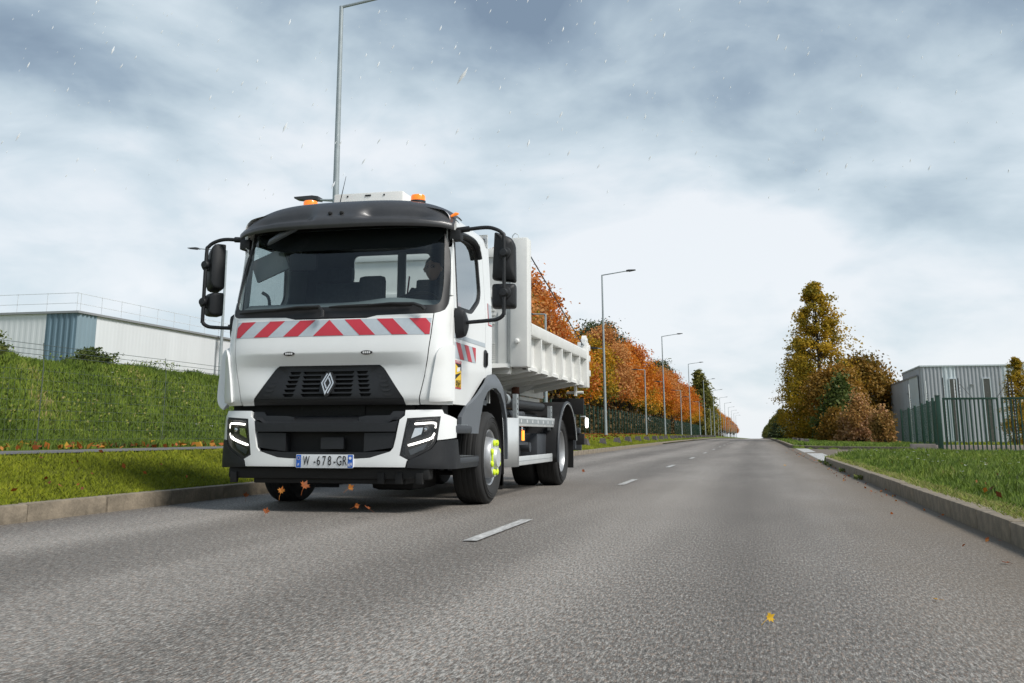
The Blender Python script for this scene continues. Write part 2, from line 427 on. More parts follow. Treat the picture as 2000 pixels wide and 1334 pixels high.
# asphalt: worn stone chippings, streaked along the driving direction, dusty towards the kerb
def asphalt(name, lo, mid_, hi, streak):
    m = bpy.data.materials.new(name); m.use_nodes = True; t = m.node_tree; b = t.nodes['Principled BSDF']; b.inputs['Specular IOR Level'].default_value = .35
    co = t.nodes.new('ShaderNodeTexCoord'); L = t.links
    def mp(s):
        q = t.nodes.new('ShaderNodeMapping'); q.inputs['Scale'].default_value = s; L.new(co.outputs['Object'], q.inputs['Vector']); return q.outputs[0]
    def nz(vec, sc_, d, r):
        q = t.nodes.new('ShaderNodeTexNoise'); q.inputs['Scale'].default_value = sc_; q.inputs['Detail'].default_value = d; q.inputs['Roughness'].default_value = r; L.new(vec, q.inputs['Vector']); return q.outputs['Fac']
    fine = nz(mp((1, streak, 1)), 92, 4, .78)
    fine2 = nz(mp((1, streak * 1.4, 1)), 210, 2, .65)
    big = nz(mp((1, .35, 1)), .7, 6, .6)
    wear = nz(mp((1, .04, 1)), 1.1, 4, .55)
    def ma(op, a, b_=None, clamp=False):
        q = t.nodes.new('ShaderNodeMath'); q.operation = op; q.use_clamp = clamp
        for i, vv in enumerate((a, b_)):
            if vv is None: continue
            if isinstance(vv, (int, float)): q.inputs[i].default_value = vv
            else: L.new(vv, q.inputs[i])
        return q.outputs[0]
    f = ma('ADD', ma('MULTIPLY', ma('SUBTRACT', fine, .5), 2.5), ma('MULTIPLY', ma('SUBTRACT', fine2, .5), 1.5))
    f = ma('ADD', f, ma('MULTIPLY', ma('SUBTRACT', big, .5), .35)); f = ma('ADD', f, ma('MULTIPLY', ma('SUBTRACT', wear, .5), .55))
    # wheel tracks polished paler along both lanes
    sxx = t.nodes.new('ShaderNodeSeparateXYZ'); L.new(co.outputs['Object'], sxx.inputs[0])
    trk = ma('MULTIPLY', ma('COSINE', ma('MULTIPLY', ma('ADD', sxx.outputs['X'], ma('ADD', ma('MULTIPLY', big, .35), .83)), 3.65)), .075)
    f = ma('ADD', f, trk)
    vo = t.nodes.new('ShaderNodeTexVoronoi'); vo.feature = 'DISTANCE_TO_EDGE'; vo.inputs['Scale'].default_value = .42
    wv = t.nodes.new('ShaderNodeVectorMath'); wv.operation = 'ADD'; nv = t.nodes.new('ShaderNodeTexNoise'); nv.inputs['Scale'].default_value = 1.6; nv.inputs['Detail'].default_value = 6
    L.new(mp((1, .45, 1)), wv.inputs[0]); L.new(co.outputs['Object'], nv.inputs['Vector']); L.new(nv.outputs['Color'], wv.inputs[1]); L.new(wv.outputs[0], vo.inputs['Vector'])
    ck = t.nodes.new('ShaderNodeMapRange'); ck.inputs['From Min'].default_value = .0; ck.inputs['From Max'].default_value = .010; ck.inputs['To Min'].default_value = -.10; ck.inputs['To Max'].default_value = 0; L.new(vo.outputs['Distance'], ck.inputs['Value'])
    f = ma('ADD', f, ma('MULTIPLY', ck.outputs[0], ma('GREATER_THAN', big, .52)))
    f = ma('ADD', f, .5, True)
    rp = t.nodes.new('ShaderNodeValToRGB'); el = rp.color_ramp.elements; el.new(.5)
    for k, (p, c) in zip(el, ((0.05, lo), (.5, mid_), (.98, hi))): k.position = p; k.color = (*c, 1)
    L.new(f, rp.inputs[0])
    tintn = nz(mp((1, streak, 1)), 120, 1, .5)
    mx_ = t.nodes.new('ShaderNodeMix'); mx_.data_type = 'RGBA'; mx_.blend_type = 'MULTIPLY'; L.new(rp.outputs[0], mx_.inputs['A']); mx_.inputs['B'].default_value = (1.0, .86, .78, 1)
    mr = t.nodes.new('ShaderNodeMapRange'); mr.inputs['From Min'].default_value = .52; mr.inputs['From Max'].default_value = .62; L.new(tintn, mr.inputs['Value']); L.new(mr.outputs[0], mx_.inputs['Factor'])
    # dust lying against the right-hand kerb
    sx = t.nodes.new('ShaderNodeSeparateXYZ'); L.new(co.outputs['Object'], sx.inputs[0])
    ds = ma('ADD', sx.outputs['X'], ma('MULTIPLY', ma('SUBTRACT', nz(mp((1, .25, 1)), 2.2, 6, .65), .5), 1.1))
    mr2 = t.nodes.new('ShaderNodeMapRange'); mr2.inputs['From Min'].default_value = .35; mr2.inputs['From Max'].default_value = 1.55; mr2.inputs['To Max'].default_value = .8; L.new(ds, mr2.inputs['Value'])
    mx2 = t.nodes.new('ShaderNodeMix'); mx2.data_type = 'RGBA'; L.new(mx_.outputs['Result'], mx2.inputs['A']); mx2.inputs['B'].default_value = (.140, .108, .074, 1); L.new(mr2.outputs[0], mx2.inputs['Factor'])
    L.new(mx2.outputs['Result'], b.inputs['Base Color'])
    rr = t.nodes.new('ShaderNodeMapRange'); rr.inputs['To Min'].default_value = .62; rr.inputs['To Max'].default_value = .9; L.new(fine, rr.inputs['Value']); L.new(rr.outputs[0], b.inputs['Roughness'])
    bp = t.nodes.new('ShaderNodeBump'); bp.inputs['Strength'].default_value = .55; bp.inputs['Distance'].default_value = .006; L.new(fine, bp.inputs['Height']); L.new(bp.outputs[0], b.inputs['Normal'])
    MATS[name] = m; return m
asphalt('asphalt', (.046, .041, .036), (.150, .139, .125), (.41, .39, .36), .20)
asphalt('asphalt_old', (.06, .06, .062), (.115, .115, .118), (.22, .22, .22), .8)
ry = sorted(set(list(np.arange(-20, 130, 2.)) + list(np.arange(130, 420, 8.)) + [460, 520, 600, 720, 860, 1040, 1300]))
grid_obj('road', [XL - .05, -3.6, -1.8, 0, XR - .1, XR + .04], ry, lambda A, B: zr(B), 'asphalt')
grid_obj('footpath', [-8.32, -7.65, -6.98], [y for y in ry if y < 42], lambda A, B: zr(B) + .462, 'asphalt_old')
m_ = MB(); m_.add([(x, y, float(zr(y)) + .004) for x, y in ENT], [tuple(range(len(ENT)))]); tag(m_.build('entrance_road', 'asphalt_old', smooth=False), kind='structure')

# road markings
mat('road_paint', (.36, .355, .34), .8, var=.5, vscale=34, var2=(.58, .575, .56), stretch=(1, .25, 1))
def flat(name, pts, m, parent=None, dz=.008):
    q = MB(); q.add([(x, y, float(zr(y)) + dz) for x, y in pts], [tuple(range(len(pts)))]); return q.build(name, m, parent, smooth=False)
mk = tag(empty('lane_marking', (0, 0, 0)), kind='structure')
for k in range(16):
    y0 = 6.36 + 7.35 * k; flat('dash', [(-1.80, y0), (-1.71, y0), (-1.71, y0 + 1.66), (-1.80, y0 + 1.66)], 'road_paint', mk)
mk = tag(empty('give_way_marking', (0, 0, 0)), kind='structure')
for y0, y1 in ((26.8, 36.6), (38.2, 46.6)):
    flat('marking_block', [(1.52 + .006 * (y0 - 26), y0), (2.02, y0 + .6), (2.1, y1), (1.60, y1)], 'road_paint', mk)

# kerbs: single stones near the camera, one run beyond
mat('kerb_stone', (.205, .170, .125), .9, var=.35, vscale=9, bump=.6, bscale=45)
def kerb_mesh(L, w=.15):
    q = MB(); q.box(0, w, .004, L - .004, -.10, .135, .018); return q.mesh('kerb_stone', ang=50)
km = kerb_mesh(1.0); km.materials.append(MATS['kerb_stone'])
def kerb(name, x, y0, y1, yfar):
    k = tag(empty(name, (0, 0, 0)), kind='structure'); y = y0
    while y < y1:
        o = link('kerb_stone', km, None, k, (x + rng.uniform(-.004, .004), y, float(zr(y)) + rng.uniform(-.004, .004))); o.rotation_euler = (0, rng.uniform(-.01, .01), rng.uniform(-.004, .004)); y += 1.0
    if yfar:
        ys = [yy for yy in ry if yy > y1 + .5]; ys = [y] + [v_ for v_ in ys if v_ > y and v_ <= yfar]
        q = MB(); q.grid(lambda i, j: (x + [0, .02, .13, .15][j], ys[i], float(zr(ys[i])) + [-.06, .128, .128, .06][j]), range(len(ys)), range(4)); q.build('kerb_run', 'kerb_stone', k, fix=False)
    return k
kerb('left_kerb', XL - .15, 1, 62, 1000)
kr = kerb('right_kerb', XR, 1, 24, None)
def kerb_curve(P, parent):
    P = [tuple(p) for p in P]; 
    for i in range(len(P) - 1):
        a, b = Vector(P[i]), Vector(P[i + 1]); d = b - a; q = MB(); q.box(0, .15, .004, d.length - .004, -.10, .13, .018)
        q.build('kerb_stone', 'kerb_stone', parent, (a.x, a.y, float(zr(a.y))), (0, 0, math.atan2(-d.x, d.y)))
kerb_curve(catmull([(XR, 24.0), (XR + .06, 25.4), (1.75, 27.5), (2.2, 30)], 2), kr)
kr2 = kerb('right_kerb', XR, 49.5, 80, 1000)
kerb_curve([tuple(p) for p in catmull([(9.0, 42.75), (6.0, 43.3), (3.0, 45.4), (1.95, 47.2), (XR, 49.5)], 3)], kr2)

# ------------------------------------------------------------------ buildings
def corr(P0, P1, z0, z1, pitch, depth, side=1):
    """a wall of folded sheet: trapezoid ribs between P0 and P1"""
    q = MB(); a = Vector(P0); b = Vector(P1); L = (b - a).length; t = (b - a) / L; n = Vector((t.y, -t.x)) * side
    s = 0.; pts = []
    while s < L:
        for ds, dd in ((0, 0), (.35, 0), (.5, 1), (.85, 1)):
            x = s + ds * pitch
            if x < L: pts.append(a + t * x + n * depth * dd)
        s += pitch
    pts.append(b)
    q.grid(lambda i, j: (pts[i].x, pts[i].y, (z0, z1)[j]), range(len(pts)), (0, 1)); return q
mat('clad_white', (.66, .68, .70), .5, var=.06, vscale=.6, stretch=(1, 1, .15))
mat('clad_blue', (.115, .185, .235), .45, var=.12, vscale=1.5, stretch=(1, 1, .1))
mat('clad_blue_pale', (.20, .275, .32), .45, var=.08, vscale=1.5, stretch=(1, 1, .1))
mat('clad_grey', (.40, .415, .44), .5, var=.10, vscale=.8, stretch=(1, 1, .12))
mat('clad_pale', (.58, .63, .66), .45, var=.06, vscale=1)
mat('roof_edge', (.25, .26, .27), .5)
WX, WY = -30., 41.
wh = tag(empty('warehouse', (WX, WY, 1.9)), 'long white corrugated warehouse with a blue-grey corner above the grassy bank', 'building')
def part(q, name, m, parent, ang=25): 
    o = q.build(name, m, None, smooth=False, fix=False)
    for v_ in o.data.vertices: v_.co -= parent.location
    o.parent = parent; return o
ZT = 6.08
part(corr((WX - 40, WY), (WX - 1.62, WY), 1.2, ZT, .30, .008), 'wall', 'clad_white', wh)
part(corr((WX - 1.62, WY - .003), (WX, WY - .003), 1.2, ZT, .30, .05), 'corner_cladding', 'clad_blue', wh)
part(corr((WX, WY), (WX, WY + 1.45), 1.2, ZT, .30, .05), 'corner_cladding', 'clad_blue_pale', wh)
part(corr((WX, WY + 1.45), (WX, WY + 50), 1.2, ZT, .30, .004), 'wall', 'clad_white', wh)
q = MB(); q.box(WX - 40, WX + .12, WY - .12, WY + .2, ZT, ZT + .10); q.box(WX - .2, WX + .12, WY + .2, WY + 50, ZT, ZT + .10); part(q, 'roof_edge', 'roof_edge', wh)
q = MB(); q.box(WX - 40, WX - .1, WY + .1, WY + 50, ZT - .05, ZT - .02); part(q, 'roof', 'roof_edge', wh)
mat('rail_paint', (.62, .64, .66), .5)
for k in range(16):
    q = MB(); x = WX - .3 - 1.6 * k; q.box(x - .009, x + .009, WY + .31, WY + .328, ZT, ZT + 1.0); part(q, 'railing_post', 'rail_paint', wh)
for k in range(30):
    q = MB(); y = WY + .6 + 1.6 * k; q.box(WX - .328, WX - .31, y - .009, y + .009, ZT, ZT + 1.0); part(q, 'railing_post', 'rail_paint', wh)
for zz in (.5, .97):
    q = MB(); q.box(WX - 26, WX - .3, WY + .31, WY + .34, ZT + zz, ZT + zz + .02); part(q, 'railing_bar', 'rail_paint', wh)
    q = MB(); q.box(WX - .34, WX - .31, WY + .34, WY + 48, ZT + zz, ZT + zz + .02); part(q, 'railing_bar', 'rail_paint', wh)

BX, BY = 11.1, 75.
fb = tag(empty('factory', (BX, BY, 0)), 'flat-roofed grey corrugated factory behind the green gate', 'building')
for x0, x1, m in ((11.1, 12.46, 'clad_grey'), (12.46, 13.28, 'clad_pale'), (13.28, 16.18, 'clad_grey'), (16.18, 30, 'clad_pale')):
    part(corr((x0, BY), (x1, BY), -.2, 5.15, .24 if m == 'clad_grey' else .30, .05), 'wall_panel', m, fb)
for x0 in (12.86, 14.98):
    q = MB(); q.box(x0, x0 + .40, BY - .075, BY - .055, .2, 4.30); w_ = part(q, 'tall_window', mat('dark_pane', (.075, .075, .065), .25, var=.2, vscale=2), fb)
    q = MB(); q.box(x0 - .05, x0, BY - .09, BY, .2, 4.35); q.box(x0 + .40, x0 + .45, BY - .09, BY, .2, 4.35); q.box(x0, x0 + .40, BY - .09, BY, 4.30, 4.35); part(q, 'window_frame', 'clad_pale', fb)
q = MB(); q.box(14.15, 14.35, BY - .14, BY - .05, 3.88, 3.95); part(q, 'wall_lamp', 'roof_edge', fb)
q = MB(); q.box(11.04, 30, BY - .09, BY + .1, 5.15, 5.24); q.box(11.02, 11.12, BY - .05, BY + 9, 5.15, 5.24); part(q, 'roof_edge', 'clad_pale', fb)
part(corr((11.1, BY + 9), (11.1, BY), -.2, 5.15, .3, .04), 'wall_panel', 'clad_grey', fb)
part(corr((10.98, BY + 45), (10.98, BY + 5.2), -.2, 4.55, .30, .04), 'wing_wall', 'clad_grey', fb)
part(corr((10.98, BY + 5.2), (10.98, BY + .9), -.2, 4.55, .5, .02), 'wing_wall', 'clad_pale', fb)
q = MB(); q.box(10.92, 11.04, BY + .9, BY + 45, 4.55, 4.66); part(q, 'wing_roof_edge', 'roof_edge', fb)
q = MB(); q.box(11.0, 30, BY + .9, BY + 45, 4.5, 4.54); q.box(11.1, 30, BY + .1, BY + 9, 5.1, 5.14); part(q, 'roof', 'roof_edge', fb)
for yy in (80.0, 92.0):
    q = MB(); q.box(10.8, 10.95, yy, yy + .5, 3.5, 3.57); part(q, 'wall_lamp', 'roof_edge', fb)

# ------------------------------------------------------------------ fences
mat('green_steel', (.006, .040, .024), .45, var=.2, vscale=10)
mat('wire_grey', (.10, .12, .11), .5, metal=.3)
def mesh_panel(L, H, dv, dh, w):
    q = MB()
    for k in range(int(L / dv) + 1): q.box(-w / 2, w / 2, k * dv - w / 2, k * dv + w / 2, 0, H)
    for k in range(int(H / dh) + 1): q.box(-w / 2 + w, w / 2 + w, 0, L, k * dh - w * .6, k * dh + w * .6)
    return q.mesh('mesh_panel', smooth=False, fix=False)
pm = mesh_panel(2.0, 1.9, .20, .25, .004); pm.materials.append(MATS['green_steel'])
q = MB(); q.box(-.04, .04, -.04, .04, -.2, 2.02, .006); post_m = q.mesh('fence_post'); post_m.materials.append(MATS['green_steel'])
def mesh_fence(name, label, x, y0, n, dx=0.):
    f = tag(empty(name, (x, y0, 0)), label, 'fence')
    for k in range(n + 1):
        X_, Y_ = dx * k, 2.0 * k; z = float(gz(x + X_, y0 + Y_)); link('fence_post', post_m, None, f, (X_, Y_, z))
        if k < n: o = link('mesh_panel', pm, None, f, (X_, Y_, z + .06)); o.rotation_euler = (0, 0, -math.atan2(dx, 2.0))
mesh_fence('mesh_fence', 'long green mesh fence under the orange maples beside the left verge', -11.3, 50, 46)
mesh_fence('mesh_fence', 'distant dark green mesh fence farther along under the maples', -11.0, 146, 36)

# wire fence on the foot of the bank
wf = tag(empty('wire_fence', (-9.0, 3, .5)), 'thin grey wire fence with barbed strands along the foot of the grassy bank', 'fence')
for k in range(13):
    y = 2.9 * k; zb_ = float(gz(-9.0, 3 + y)) - .5
    q = MB(); q.tube([(0, y, zb_ - .1), (0, y, zb_ + 1.02), (-.03, y, zb_ + 1.32)], .005, 6); q.build('fence_post', 'wire_grey', wf)
for zz in list(np.arange(.08, 1.05, .125)) + [1.16, 1.225, 1.29]:
    q = MB(); q.tube([(0, 2.9 * k, float(gz(-9.0, 3 + 2.9 * k)) - .5 + zz + .004 * math.sin(k * 2.1 + zz * 9)) for k in range(13)], .0016 if zz < 1.1 else .0034, 4); q.build('wire_strand', 'wire_grey', wf)
q = MB()
for k in range(330):
    y = .105 * k; zb_ = float(gz(-9.0, 3 + y)) - .5; q.box(-.001, .001, y - .001, y + .001, zb_ + .05, zb_ + 1.0)
q.build('upright_wire', 'wire_grey', wf, smooth=False, fix=False)['kind'] = 'stuff'

# right-hand fence, gate, and the electric fence behind them
rf = tag(empty('panel_fence', (6.5, 40, 0)), 'green mesh fence running back from the gate post to the pink bush', 'fence')
FP = [(6.42, 40.15), (6.95, 44.6), (7.35, 48.6), (7.75, 53.0), (8.05, 57.4), (8.35, 62.0), (8.6, 67)]
for k, (x, y) in enumerate(FP):
    z = float(gz(x, y)); h = 2.02 - .0 * k
    q = MB(); q.box(-.05, .05, -.05, .05, -.25, h, .008); q.build('fence_post', 'green_steel', rf, (x - 6.5, y - 40, z))
    if k < len(FP) - 1:
        x2, y2 = FP[k + 1]; L = math.hypot(x2 - x, y2 - y)
        me = mesh_panel(L, 1.85, .07, .2, .003); me.materials.append(MATS['green_steel']); o = link('mesh_panel', me, None, rf, (x - 6.5, y - 40, z + .08)); o.rotation_euler = (0, 0, -math.atan2(x2 - x, y2 - y))
gt = tag(empty('barred_gate', (6.4, 40.0, 0)), 'dark green steel gate with upright bars and square posts', 'gate')
zg = float(zr(40)) - .02
q = MB(); q.box(-.075, .075, -.075, .075, -.1, 2.0, .01); q.box(-.085, .085, -.085, .085, 2.0, 2.02); q.build('gate_post', 'green_steel', gt, (0, 0, zg))
q = MB(); q.box(0, .045, -.02, .02, 0, 1.80); bmh = q.mesh('bar'); bmh.materials.append(MATS['green_steel'])
for leaf, (x0, x1) in enumerate(((.16, 2.02), (2.12, 4.6))):
    q = MB(); q.box(x0, x1, -.03, .03, 1.86, 1.93, .006); q.box(x0, x1, -.03, .03, .03, .09, .006); q.box(x0, x0 + .06, -.03, .03, .09, 1.86); q.box(x1 - .06, x1, -.03, .03, .09, 1.86); q.build('gate_frame', 'green_steel', gt, (0, 0, zg))
    x = x0 + .155
    while x < x1 - .12: link('bar', bmh, None, gt, (x, 0, zg + .075)); x += .148
mat('concrete', (.34, .29, .255), .85, var=.2, vscale=4, bump=.3)
q = MB(); q.box(-.85, 0, -.18, .18, -.3, .30, .015); tag(q.build('gate_wall', 'concrete', None, (6.32, 40.75, zg)), 'low beige concrete wall end beside the green gate post', 'wall')
q = MB(); q.box(0, 30, -.12, .12, -.3, .24, .015); tag(q.build('yard_wall', 'concrete', None, (6.6, 42.9, zg)), 'long low beige concrete wall seen through the gate bars', 'wall')
mat('insulator', (.75, .76, .75), .4)
LBL = ['thin electric fence post with white insulators nearest the brown tree', 'electric fence post with white insulators above the third green fence post', 'dark electric fence post standing just left of the gate post top', 'electric fence post with white insulators directly behind the gate post', 'dark leaning-stay electric fence post just right of the gate post', 'left of two dark electric fence posts at the gate leaf joint', 'right of two dark electric fence posts at the gate leaf joint']
for k, (px_, Y_, zt_, wht_) in enumerate(((1749, 62, 3.4, 1), (1781, 55, 3.25, 1), (1814, 47, 3.0, 0), (1835, 43.5, 2.75, 1), (1843, 43.6, 2.8, 0), (1937, 43.6, 2.8, 0), (1944, 43.6, 2.75, 0))):
    d_ = Vector((math.cos(YAW), math.sin(YAW), 0)) * ((px_ - 1000) / F) + Vector((-math.sin(YAW), math.cos(YAW), 0)) * math.cos(PITCH)
    X_ = d_.x / d_.y * Y_ ; z = float(gz(X_, Y_))
    e_ = tag(empty('electric_fence_post', (X_, Y_, z)), LBL[k], 'fence post', 'electric fence posts')
    q = MB(); q.tube([(0, 0, -.1), (0, 0, zt_ - z)], .022, 6); q.build('pole', 'insulator' if wht_ else 'black_plastic', e_)
    q = MB()
    for j in range(18): q.box(.02, .055, -.02, .02, .4 + j * .125, .44 + j * .125)
    q.build('insulator_row', 'black_plastic' if wht_ else 'insulator', e_, smooth=False)
    if k in (4, 5, 6):
        q = MB(); sg = 1 if k != 5 else -1; q.tube([(0, 0, zt_ - z - .15), (sg * .45, 0, zt_ - z - .75)], .01, 5); q.build('stay', 'black_plastic', e_)

# ------------------------------------------------------------------ lamps and blocks
mat('galv_pole', (.33, .37, .385), .5, metal=.35, var=.12, vscale=6)
mat('lamp_dark', (.035, .037, .04), .5)
def tall_lamp():
    r = empty('street_lamp')
    q = MB(); q.tube([(0, 0, -.3), (0, 0, .02), (0, 0, .5), (0, 0, 9.35)], [.11, .11, .092, .045], 12); q.build('pole', 'galv_pole', r)
    q = MB(); q.tube([(0, 0, 9.30), (.03, 0, 9.335), (1.55, 0, 9.53)], [.04, .034, .028], 8); q.build('arm', 'galv_pole', r)
    def headm(x, sg, z):
        h = MB(); h.prism([(x, z - .05), (x + sg * .10, z - .03), (x + sg * .16, z - .055), (x + sg * .55, z + .01), (x + sg * .56, z + .045), (x + sg * .14, z + .055), (x, z + .03)], 'y', -.13, .13); return h
    headm(1.50, 1, 9.54).build('lamp_head', 'lamp_dark', r)
    q = MB(); q.tube([(0, 0, 4.98), (-.42, 0, 5.02)], [.03, .024], 8); q.build('lower_arm', 'galv_pole', r)
    headm(-.36, -1, 5.04).build('lower_lamp_head', 'lamp_dark', r)
    q = MB(); q.box(-.10, .10, -.10, .10, -.1, .02, .005); q.build('base_plate', 'galv_pole', r)
    return r
def short_lamp():
    r = empty('path_lamp')
    q = MB(); q.tube([(0, 0, -.3), (0, 0, .5), (0, 0, 5.25)], [.085, .075, .045], 10); q.build('pole', 'galv_pole', r)
    q = MB(); q.tube([(0, 0, 5.22), (-.03, 0, 5.25), (-.62, 0, 5.27)], [.035, .03, .026], 8); q.build('arm', 'galv_pole', r)
    h = MB(); h.prism([(-.56, 5.24), (-.66, 5.255), (-.72, 5.235), (-1.10, 5.29), (-1.11, 5.32), (-.70, 5.335), (-.56, 5.31)], 'y', -.12, .12); h.build('lamp_head', 'lamp_dark', r)
    return r
TL, SL = tall_lamp(), short_lamp()
far_t = 'small distant tall street lamp of the row, fading towards the vanishing point'
far_s = 'small distant low path lamp of the row, fading towards the vanishing point'
tl = ['tall grey street lamp rising behind the truck cab', 'tall double-arm street lamp just right of the tipper body', 'tall double-arm street lamp second right of the tipper body', 'tall double-arm street lamp third right of the tipper body', 'tall double-arm street lamp before the yellow-green poplars']
slb = ['low lamp arm showing behind the tipper side', 'low path lamp between the first and second tall lamps right of the truck', 'low path lamp between the second and third tall lamps right of the truck', 'low path lamp between the third and fourth tall lamps right of the truck']
for k in range(12):
    y = 20.2 + 41.4 * k; o = TL if k == 0 else copy_tree(TL); o.location = (-8.7 if k else -8.62, y, float(gz(-8.6, y))); tag(o, tl[k] if k < 5 else far_t, 'street lamp', 'tall street lamps along the left verge')
    if k == 0: o.rotation_euler = (0, R(-.35), 0); o.scale = (1, 1, 1.03)
for k in range(11):
    y = 43.6 + 41.4 * k; o = SL if k == 0 else copy_tree(SL); o.location = (-8.7, y, float(gz(-8.6, y))); tag(o, slb[k] if k < 4 else far_s, 'street lamp', 'low path lamps along the left verge')
o = copy_tree(TL); o.location = (-29.6, 53.5, 1.6); o.rotation_euler = (0, 0, R(180)); o.scale = (1.2, 1.2, 1.02); tag(o, 'pale street lamp standing behind the passenger-side mirror', 'street lamp')
mat('block_stone', (.085, .075, .072), .9, var=.4, vscale=9, bump=.5, bscale=30)
q = MB(); V_ = [(-.22, -.20, -.05), (.22, -.20, -.05), (.22, .20, -.05), (-.22, .20, -.05), (-.135, -.12, .25), (.135, -.12, .25), (.135, .12, .25), (-.135, .12, .25)]
q.add(V_, [(0, 1, 5, 4), (1, 2, 6, 5), (2, 3, 7, 6), (3, 0, 4, 7), (4, 5, 6, 7)]); bm_ = q.mesh('stone_block', smooth=False); bm_.materials.append(MATS['block_stone'])
nth = ['nearest the truck', 'second from the truck', 'third from the truck', 'fourth from the truck', 'fifth from the truck', 'sixth from the truck', 'seventh from the truck', 'eighth from the truck', 'ninth from the truck', 'tenth from the truck']
for k in range(28):
    y = 37.9 + 4.45 * k; x = -6.15 + rng.uniform(-.05, .05); o = link('stone_block', bm_, None, None, (x, y, float(gz(x, y)))); o.rotation_euler = (rng.uniform(-.04, .04), rng.uniform(-.05, .05), rng.uniform(-.3, .3)); o.scale = (rng.uniform(.75, .9),) * 2 + (rng.uniform(.8, .95),)
    tag(o, ('dark grey tapered stone block on the left verge, ' + nth[k]) if k < 10 else 'tiny distant stone block far along the left verge', 'stone block', 'stone blocks along the left verge')
for k, (x, y) in enumerate(((2.55, 57.5), (2.45, 62), (2.4, 68), (2.45, 74))):
    o = link('stone_block', bm_, None, None, (x, y, float(gz(x, y)))); o.rotation_euler = (.1, .05, .5 * k); o.scale = (.8, .8, .9)
    tag(o, 'worn stone block on the right verge before the big poplar, %s' % ('nearest', 'second', 'third', 'farthest')[k], 'stone block', 'stone blocks on the right verge')

# ------------------------------------------------------------------ trees and shrubs
mat('bark', (.075, .060, .048), .95, var=.4, vscale=12, bump=.6, bscale=25)
leaf_mat('maple_leaf', [(0, (.11, .115, .02)), (.2, (.30, .22, .02)), (.4, (.60, .33, .022)), (.6, (.64, .24, .018)), (.8, (.58, .16, .02)), (1, (.56, .27, .09))], .4, .65)
leaf_mat('poplar_leaf', [(0, (.13, .13, .02)), (.4, (.33, .24, .022)), (.7, (.54, .34, .025)), (1, (.64, .43, .07))], .45, .2)
leaf_mat('green_poplar_leaf', [(0, (.075, .09, .02)), (.5, (.16, .16, .035)), (1, (.30, .24, .05))], .3, .3)
leaf_mat('brown_leaf', [(0, (.11, .095, .018)), (.45, (.25, .14, .022)), (.8, (.38, .19, .025)), (1, (.42, .26, .06))], .35, .25)
leaf_mat('pine_leaf', [(0, (.03, .045, .018)), (.6, (.065, .085, .032)), (1, (.13, .13, .045))], .1, .2)
leaf_mat('shrub_leaf', [(0, (.04, .065, .012)), (.6, (.10, .13, .03)), (1, (.20, .20, .05))], .3, .2)
leaf_mat('pink_leaf', [(0, (.20, .14, .04)), (.4, (.42, .23, .07)), (.7, (.48, .27, .15)), (1, (.56, .40, .24))], .35, .2)
def leaf_mesh(name, C, size, tint, m, out_dir=None, aspect=1.5):
    n = len(C); a = rng.normal(size=(n, 3)); 
    if out_dir is not None: a = a * .8 + out_dir * .5
    a[:, 2] += .25
    a /= np.linalg.norm(a, axis=1, keepdims=True); r = rng.normal(size=(n, 3)); u = np.cross(a, r); u /= np.linalg.norm(u, axis=1, keepdims=True); w = np.cross(a, u)
    s = (size * rng.uniform(.6, 1.35, n))[:, None]
    V = np.stack([C - u * s * aspect / 2, C - w * s * .5 + a * s * .1, C + u * s * aspect / 2, C + w * s * .5 + a * s * .1], 1).reshape(-1, 3)
    me = bpy.data.meshes.new(name); me.vertices.add(4 * n); me.vertices.foreach_set('co', V.ravel().astype('f4'))
    me.loops.add(4 * n); me.loops.foreach_set('vertex_index', np.arange(4 * n, dtype='i4')); me.polygons.add(n); me.polygons.foreach_set('loop_start', np.arange(0, 4 * n, 4, dtype='i4')); me.polygons.foreach_set('loop_total', np.full(n, 4, 'i4'))
    at = me.attributes.new('tint', 'FLOAT', 'FACE'); at.data.foreach_set('value', np.clip(tint, 0, 1).astype('f4')); me.update(calc_edges=True)
    me.materials.append(MATS[m]); return me
